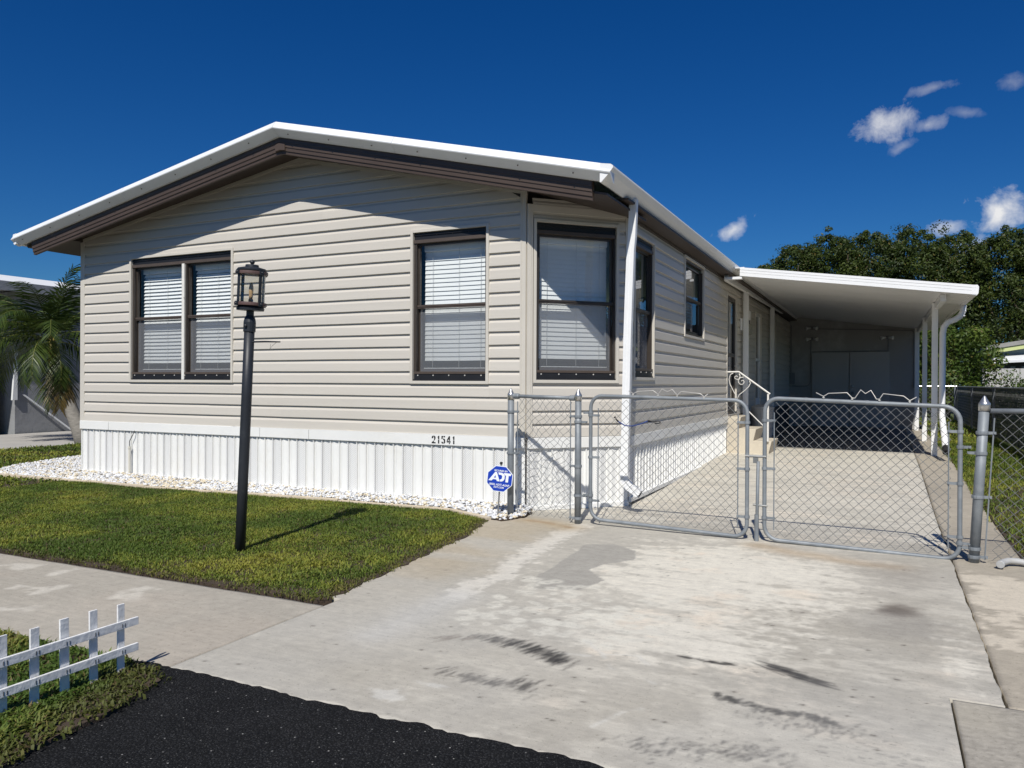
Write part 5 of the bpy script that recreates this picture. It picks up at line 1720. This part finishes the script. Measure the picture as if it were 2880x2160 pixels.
def gravel(n, seed):
    rg = np.random.default_rng(seed)
    x = rg.uniform(-12.4, -3.0, n * 3); y = rg.uniform(6.45, 8.8, n * 3)
    ok = in_poly(x, y, GRAV)
    thin = sstep(-3.5, -3.2, x) * sstep(6.75, 6.6, y)
    ok &= rg.random(x.size) > thin * .7
    x, y = x[ok][:n], y[ok][:n]; m = len(x)
    ico = np.array([(0, 1, 1.618), (0, -1, 1.618), (0, 1, -1.618), (0, -1, -1.618), (1, 1.618, 0), (-1, 1.618, 0), (1, -1.618, 0), (-1, -1.618, 0), (1.618, 0, 1), (-1.618, 0, 1), (1.618, 0, -1), (-1.618, 0, -1)]) / 1.9
    tri = np.array([(0, 1, 8), (0, 8, 4), (0, 4, 5), (0, 5, 9), (0, 9, 1), (1, 6, 8), (8, 6, 10), (8, 10, 4), (4, 10, 2), (4, 2, 5), (5, 2, 11), (5, 11, 9), (9, 11, 7), (9, 7, 1), (1, 7, 6), (3, 6, 7), (3, 7, 11), (3, 11, 2), (3, 2, 10), (3, 10, 6)])
    s = rg.uniform(.008, .0165, m) * (1 + .5 * (rg.random(m) < .12))
    sc = np.stack([s * rg.uniform(.9, 1.6, m), s * rg.uniform(.8, 1.3, m), s * rg.uniform(.5, .95, m)], -1)
    V = ico[None] * (1 + rg.uniform(-.25, .25, (m, 12, 1))) * sc[:, None]
    th = rg.uniform(0, 2 * PI, m); c, s_ = np.cos(th), np.sin(th)
    tl = rg.uniform(-.6, .6, m); ct, st_ = np.cos(tl), np.sin(tl)
    X_, Y_, Z_ = V[..., 0], V[..., 1], V[..., 2]
    Y2 = Y_ * ct[:, None] - Z_ * st_[:, None]; Z2 = Y_ * st_[:, None] + Z_ * ct[:, None]
    Vx = X_ * c[:, None] - Y2 * s_[:, None]; Vy = X_ * s_[:, None] + Y2 * c[:, None]
    mound = .028 + .030 * sstep(6.55, 7.1, y) * (.6 + .6 * fbm(x, y, 3, 3, 5)) - .026 * sstep(-3.5, -3.2, x) * sstep(6.9, 6.6, y)
    z = .014 + mound * rg.uniform(.35, 1.0, m)
    W = np.stack([Vx + x[:, None], Vy + y[:, None], Z2 + z[:, None]], -1)
    cream = sstep(.48, .58, fbm(x, y * 2, .9, 3, 9)) * sstep(-5.5, -7.2, x) * sstep(-10.6, -9.6, x)
    k = rg.random(m)
    col = np.where((k < .72 - .35 * cream)[:, None], (.76, .765, .77), np.where((k < .94 - .1 * cream)[:, None], (.72, .63, .46), (.38, .36, .34)))
    col = col * rg.uniform(.82, 1.05, (m, 1))
    F = (np.arange(m)[:, None, None] * 12 + tri[None]).reshape(-1, 3)
    o = np_obj('white_gravel', W.reshape(-1, 3), F, 'stone', np.repeat(col, 12, 0))
    return tag(o, 'white marble chip gravel along the foot of the house skirting', 'gravel', kind='stuff')


gravel(20000, 3)

mb = MB(); mb.tube([(.735, 6.43, .032), (.755, 6.50, .034), (.80, 6.575, .036), (.86, 6.60, .034), (.97, 6.60, .02)], .023, 12, False)
dp = thing('drain_pipe', (.8, 6.5, 0), 'grey plastic drain elbow lying by the foot of the right gate post', 'pipe')
mb.build('pipe', 'pvc_grey', dp, smooth=True)
mb = MB(); mb.lathe([(.019, 0), (.019, .004)], (.7365, 6.436, .032), 12, (-.27, -.95, 0)); mb.build('pipe_mouth', 'dark_hole', dp)
mb = MB(); mb.lathe([(.024, 0), (.027, .002), (.027, .03), (.024, .032)], (.735, 6.43, .032), 12, (.27, .95, .02)); mb.build('collar', 'pvc_grey', dp)


# ================================================================== PLANTS
def leaf_cloud(centres, radii, per, size, seed, cols, squash=.8, up=.25):
    """leaf-sized rhombi spread through clumps; colours vary by clump and leaf"""
    rg = np.random.default_rng(seed)
    n = len(centres)
    k = np.repeat(np.arange(n), per); m = len(k)
    d = rg.normal(0, 1, (m, 3)); d /= np.linalg.norm(d, axis=1)[:, None]
    rad = radii[k] * rg.uniform(.35, 1.0, m) ** .6
    pos = centres[k] + d * rad[:, None] * np.array([1, 1, squash])
    nrm = d + rg.normal(0, .55, (m, 3)) + np.array([0, 0, up]); nrm /= np.linalg.norm(nrm, axis=1)[:, None]
    a = np.cross(nrm, rg.normal(0, 1, (m, 3))); a /= np.linalg.norm(a, axis=1)[:, None]
    b = np.cross(nrm, a)
    s = size * rg.uniform(.6, 1.3, m)[:, None]
    V = np.stack([pos - a * s, pos + b * s * .42 + nrm * s * .1, pos + a * s, pos - b * s * .42 + nrm * s * .1], 1)
    F = np.arange(m * 4).reshape(m, 4)
    cl = rg.random(n)[k]; t = np.clip(cl * .7 + rg.random(m) * .45 - .05, 0, 1)[:, None]
    c = np.array(cols[0]) * (1 - t) + np.array(cols[1]) * t
    y = rg.random(m) < .03; c[y] = np.array([.16, .13, .03])
    return V.reshape(-1, 3), F, np.repeat(c, 4, 0)


def tree(name, x, y, zb, top, width, depth, label, cat='tree', group=None, clumps=170, per=34, size=.13, seed=1, low=.22, cols=((.020, .042, .008), (.070, .105, .018)), trunk=.16, spread=1.0):
    rg = np.random.default_rng(seed)
    t = thing(name, (x, y, zb), label, cat, group)
    H = top - zb
    # limbs
    mb = MB(); tips = []
    nst = 3
    for s in range(nst):
        a = rg.uniform(0, 2 * PI); q = [Vector((x + .15 * math.cos(a) * s, y + .15 * math.sin(a), zb - .05))]
        for j in range(1, 5):
            f = j / 4
            q.append(Vector((x + math.cos(a) * width * .28 * f * f + rg.normal(0, .06), y + math.sin(a) * depth * .25 * f * f, zb + H * .72 * f)))
        mb.tube(q, [trunk * (1 - .2 * j) for j in range(5)], 7)
        for j in range(2, 5):
            for b in range(2):
                an = rg.uniform(0, 2 * PI); e = q[j] + Vector((math.cos(an) * width * .26, math.sin(an) * depth * .26, H * .14))
                mb.tube([q[j], (q[j] + e) / 2 + Vector((0, 0, .1)), e], [trunk * .35, trunk * .25, trunk * .1], 5); tips.append(e)
    mb.build('trunk', 'bark', t, smooth=True)
    n = clumps
    # clumps crowd the outer shell of an uneven ellipsoid, with a jagged top
    u = rg.uniform(-1, 1, n); th = rg.uniform(0, 2 * PI, n); rr = rg.uniform(.45, 1.0, n) ** .5
    cz = zb + H * (low + (1 - low) * .5); hz = H * (1 - low) * .5
    ho = np.sqrt(1 - u * u * .85)
    C = np.stack([x + width * .5 * rr * ho * np.cos(th) * spread, y + depth * .5 * rr * ho * np.sin(th), cz + hz * u * rr * .98], -1)
    C += rg.normal(0, .12, C.shape)
    rad = rg.uniform(.28, .60, n) * min(1.2, width / 3.2)
    # leading shoots that break the outline
    ns = max(8, n // 7)
    th = rg.uniform(0, 2 * PI, ns); rr = np.sqrt(rg.random(ns)) * .85
    sp = np.stack([x + width * .5 * rr * np.cos(th), y + depth * .5 * rr * np.sin(th), zb + H * (1.0 - .36 * rr ** 2 * rg.uniform(.6, 1.2, ns)) + rg.normal(0, .12, ns)], -1)
    C = np.concatenate([C, sp]); rad = np.concatenate([rad, rg.uniform(.16, .30, ns)])
    V, F, c = leaf_cloud(C, rad, per, size, seed + 1, cols)
    np_obj('crown', V, F, 'leaf', c, t)
    return t


TG = 'tall trees behind the carport'
TREES = [(-5.9, 43.0, 7.5, 2.6), (-4.2, 42.0, 8.25, 2.7), (-2.5, 41.5, 8.65, 2.8), (-.6, 42.0, 8.65, 2.9), (1.2, 41.0, 8.6, 2.9), (3.0, 42.0, 8.3, 2.9), (4.9, 41.0, 8.2, 3.0), (7.0, 42.0, 8.3, 3.2)]
TL = ['tree lowest in the row, where house roof meets carport', 'second tree of the row counted from the house roof', 'third tree of the row, over the left part of the carport',
      'fourth and tallest tree of the row, over the carport middle', 'fifth tree of the row, right of the carport middle', 'sixth tree of the row, above the carport gutter end',
      'seventh tree of the row, over the neighbouring shed', 'last tree of the row, cut by the right picture edge']
for k, (x, y, tp, w) in enumerate(TREES):
    tree('broadleaf_tree', x, y, .1, tp, w * 1.22, 3.6, 'dark green ' + TL[k], 'tree', TG, clumps=420, per=84, size=.072, seed=40 + k, low=.10, trunk=.14, cols=((.015, .034, .006), (.078, .108, .016)))
tree('garden_shrub', 2.0, 31.0, .1, 3.35, 3.1, 2.6, 'bright green leafy shrub behind the corner of the back fence', 'shrub', None, 130, 70, .07, 71, .04, ((.035, .075, .010), (.13, .18, .025)), .05)
tree('garden_shrub', .9, 32.5, .1, 4.1, 1.9, 2.2, 'tall green shrub seen between the carport posts', 'shrub', None, 120, 70, .07, 72, .05, ((.03, .065, .010), (.11, .16, .022)), .05)
tree('hedge_bush', 4.6, 33.5, .1, 1.45, 3.4, 1.0, 'low clipped green hedge in front of the grey panel fence', 'hedge', None, 90, 40, .06, 73, .0, ((.04, .085, .012), (.11, .17, .025)), .03)
tree('broadleaf_tree', -31.5, 30.0, .1, 6.9, 5.0, 4, 'distant tree top above the neighbouring white roof on the left', 'tree', None, 130, 40, .16, 75, .3)
tree('broadleaf_tree', -16.6, 52.0, .1, 11.2, 4.6, 4, 'distant tree top peeping over the house gutter', 'tree', None, 130, 40, .16, 76, .3)

# palm
pm = thing('palm_tree', (-14.9, 10.5, 0), 'leaning palm tree with feathery fronds beside the house corner', 'palm')
mb = MB(); TP = [(-14.75, 10.52, -.05), (-14.95, 10.55, .25), (-15.25, 10.6, .62), (-15.55, 10.64, 1.05), (-15.78, 10.66, 1.4)]
mb.tube(TP, [.17, .15, .13, .12, .12], 12); mb.build('trunk', 'palm_trunk', pm, smooth=True)
mb = MB(); mb.tube([(-15.78, 10.66, 1.38), (-15.92, 10.67, 1.62), (-16.02, 10.67, 1.95), (-16.05, 10.67, 2.2)], [.125, .115, .09, .05], 12); mb.build('crownshaft', 'palm_crownshaft', pm, smooth=True)
HUB = Vector((-16.04, 10.67, 2.1))


def frond(az, el, L, droop, seed, dead=False, hub=HUB, twist=0.0):
    rg = np.random.default_rng(seed)
    n = 16; pts = []; p = Vector(hub); e = el
    for i in range(n + 1):
        pts.append(Vector(p))
        d = Vector((math.cos(az) * math.cos(e), math.sin(az) * math.cos(e), math.sin(e)))
        p = p + d * (L / n); e -= droop / n * (1 + 1.2 * i / n)
    V = []; F = []; Cc = []
    side = Vector((-math.sin(az), math.cos(az), 0))
    for i in range(n):                      # midrib
        o = len(V); r = .016 * (1 - i / n) + .003
        for q in (pts[i], pts[i + 1]):
            V += [q + side * r, q + Vector((0, 0, r)), q - side * r]
        for j in range(3): F.append((o + j, o + (j + 1) % 3, o + 3 + (j + 1) % 3, o + 3 + j))
        Cc += [(.20, .22, .05)] * 6
    nl = 46
    for k in range(nl):
        f = .14 + .86 * k / (nl - 1); t = f * n; i = min(int(t), n - 1); c = pts[i].lerp(pts[i + 1], t - i)
        tg = (pts[i + 1] - pts[i]).normalized(); up = side.cross(tg)
        ln = L * .30 * math.sin(min(1, f * 1.15 + .12) * PI * .92) ** .7 + .10
        for s in (-1, 1):
            sw = rg.uniform(.75, 1.15); dirn = (side * s * .82 + tg * (.55 + .5 * f) + up * rg.uniform(-.1, .35)).normalized()
            l = ln * sw; w = .017
            wv = tg * w
            drp = rg.uniform(.15, .4) * (1.6 if dead else 1)
            q0, q1, q2 = c, c + dirn * l * .5 - Vector((0, 0, l * drp * .22)), c + dirn * l - Vector((0, 0, l * drp))
            o = len(V)
            V += [q0 - wv * .5, q0 + wv * .5, q1 + wv, q1 - wv, q2]
            F += [(o, o + 1, o + 2, o + 3), (o + 3, o + 2, o + 4, o + 4)]
            a = rg.random()
            col = (.16 + .06 * a, .115 + .04 * a, .045) if dead else (.032 + .055 * a, .060 + .065 * a, .011 + .012 * a)
            Cc += [col] * 5
    tri = []
    for fc in F:
        if len(set(fc)) == 4: tri += [(fc[0], fc[1], fc[2]), (fc[0], fc[2], fc[3])]
        else: tri.append((fc[0], fc[1], fc[2]))
    return np_obj('frond', np.array([tuple(q) for q in V]), np.array(tri), 'palm_leaf', np.array(Cc), pm)


fr_spec = [(-.2, 1.25, 1.9, .7), (.7, 1.1, 1.8, .9), (1.9, 1.0, 1.7, .9), (3.0, .95, 1.9, 1.0), (-1.2, .95, 1.8, 1.1), (-2.2, .8, 2.0, 1.3), (-2.7, .55, 2.2, 1.4), (3.3, .35, 2.2, 1.2), (2.6, .5, 1.9, 1.3),
           (-1.7, .45, 1.9, 1.5), (-.9, .35, 1.7, 1.6), (0.1, .55, 1.8, 1.2), (.4, .1, 1.5, 1.4), (-.4, .05, 1.6, 1.5), (1.2, .5, 1.7, 1.2), (-1.0, 1.2, 1.9, .8), (-1.9, 1.15, 1.8, .8), (-2.6, 1.1, 1.9, .9), (2.4, 1.2, 1.8, .8), (-.6, .75, 1.9, 1.1), (-1.5, .7, 2.0, 1.2), (-2.95, .1, 1.9, 1.1), (-1.4, -.1, 1.3, 1.3), (.2, 1.5, 1.7, .4)]
for k, (az, el, L, dr) in enumerate(fr_spec): frond(az, el, L, dr, 200 + k)
# a second, taller crown partly behind the house corner
HUB2 = Vector((-15.2, 12.2, 2.9))
for k, (az, el, L, dr) in enumerate([(-2.6, .7, 1.7, 1.0), (-2.0, 1.1, 1.6, .8), (3.0, 1.0, 1.6, .8), (-1.2, 1.2, 1.5, .7), (2.2, 1.1, 1.5, .8), (-2.9, .25, 1.6, 1.2), (-1.6, .3, 1.5, 1.4), (.3, 1.0, 1.4, .9)]):
    frond(az, el, L, dr, 300 + k, hub=HUB2)
for k, (az, el, L) in enumerate([(-.5, -.6, 1.2), (-1.1, -.75, 1.15), (.2, -.7, 1.1)]):
    frond(az, el, L, .9, 340 + k, dead=(k == 0), hub=Vector((-15.75, 10.6, 1.75)))

# ================================================================== NEIGHBOURING BUILDINGS
nh = thing('neighbour_house', (-22, 16, 0), 'grey stucco neighbouring house with white flat roof edge behind the palm', 'house')
mb = MB(); mb.box(-27, -19.0, 11.72, 27, -.05, 3.45); mb.build('wall', 'stucco_grey', nh)
mb = MB(); mb.sweep([(-18.55, 3.0, 0), (-18.55, 27.5, 0)], [(0, 0, 3.48), (-.02, 0, 3.63), (-.35, 0, 3.80), (-4.2, 0, 4.15), (-8.5, 0, 3.80), (-8.5, 0, 3.50)])
mb.build('roof', 'nb_white', nh)
mb = MB(); mb.box(-18.60, -18.53, 3.0, 27.5, 3.40, 3.62); mb.build('fascia_board', 'stucco_grey', nh)
mb = MB(); poly = [(6.0, -.05)] + [(6.0, 1.9)]
arc = [(9.75 + 1.75 * math.cos(R_(180 - 180 * k / 16)), 1.75 + .85 * math.sin(R_(180 - 180 * k / 16))) for k in range(17)]
mb.prism([(8.0, -.05)] + arc + [(11.5, -.05)], lambda a, b: (-19.3, a, b), lambda a, b: (-19.5, a, b)); mb.build('arched_wall', 'stucco_grey', nh)
mb = MB(); mb.box(-26, -19.6, 11.0, 11.7, -.05, 3.40); mb.build('porch_wall', 'nb_dark', nh)
mb = MB(); mb.prism([(11.62, .82), (11.74, .82), (11.74, 2.05), (11.70, 2.05)], lambda a, b: (-18.93, a, b), lambda a, b: (-18.99, a, b)); mb.build('painted_sun_sliver', 'nb_white', nh)  # white sliver standing in for sunlight on the wall's end face
mb = MB(); mb.sweep([(-18.97, 11.9, .95), (-18.9, 13.1, .02)], [(0, -.03, 0), (.03, -.03, 0), (.03, .03, 0), (0, .03, 0)]); mb.build('sloping_rail', 'nb_white', nh)

nr = thing('neighbour_shed', (5.2, 37.5, .1), 'low blue grey neighbouring shed with lime green fascia at the right edge', 'shed')
YN = 36.5
mb = MB(); mb.prism([(3.75, .0), (9, .0), (9, 3.4), (3.75, 2.55)], lambda a, b: (a, YN, b), lambda a, b: (a, YN + 3, b)); mb.build('wall', 'nb_blue', nr)
mb = MB(); mb.prism([(3.62, 2.70), (9, 3.60), (9, 3.78), (3.62, 2.86)], lambda a, b: (a, YN - .45, b), lambda a, b: (a, YN + 3.3, b)); mb.build('roof', 'nb_rooftop', nr)
mb = MB(); mb.prism([(3.68, 2.53), (9, 3.42), (9, 3.59), (3.68, 2.69)], lambda a, b: (a, YN - .40, b), lambda a, b: (a, YN - .36, b)); mb.build('fascia_board', 'nb_lime', nr)
mb = MB(); mb.box(3.95, 9, YN - .05, YN - .01, 1.5, 2.22); mb.build('dark_cladding', 'nb_dark', nr)
mb = MB(); mb.prism([(3.75, 2.28), (4.3, 2.40), (9, 2.62), (9, 2.55), (4.3, 2.32), (3.75, 2.22)], lambda a, b: (a, YN - .95, b - .15), lambda a, b: (a, YN - .03, b + .1)); mb.build('awning', 'nb_white', nr)
for k in range(3):
    for j in range(2):
        mb = MB(); mb.box(4.12 + k * .36, 4.28 + k * .36, YN - .07, YN - .045, 2.0 - j * .09, 2.03 - j * .09); mb.build('vent_slot', 'nb_white', nr)
pn = thing('panel_fence', (4.6, 34.8, .1), 'pale grey vertical panel fence in front of the neighbouring shed', 'fence')
src = None
for k in range(26):
    x = 3.36 + k * .20
    if src is None:
        mb = MB(); mb.prism([(x, 0), (x + .035, .03), (x + .165, .03), (x + .198, 0), (x + .198, -.015), (x, -.015)], lambda a, b: (a, 34.8 - b, .05), lambda a, b: (a, 34.8 - b, 1.93)); src = mb.build('board', 'nb_panel', pn)
    else: copy_at(src, (.20 * k, 0, 0), pn)
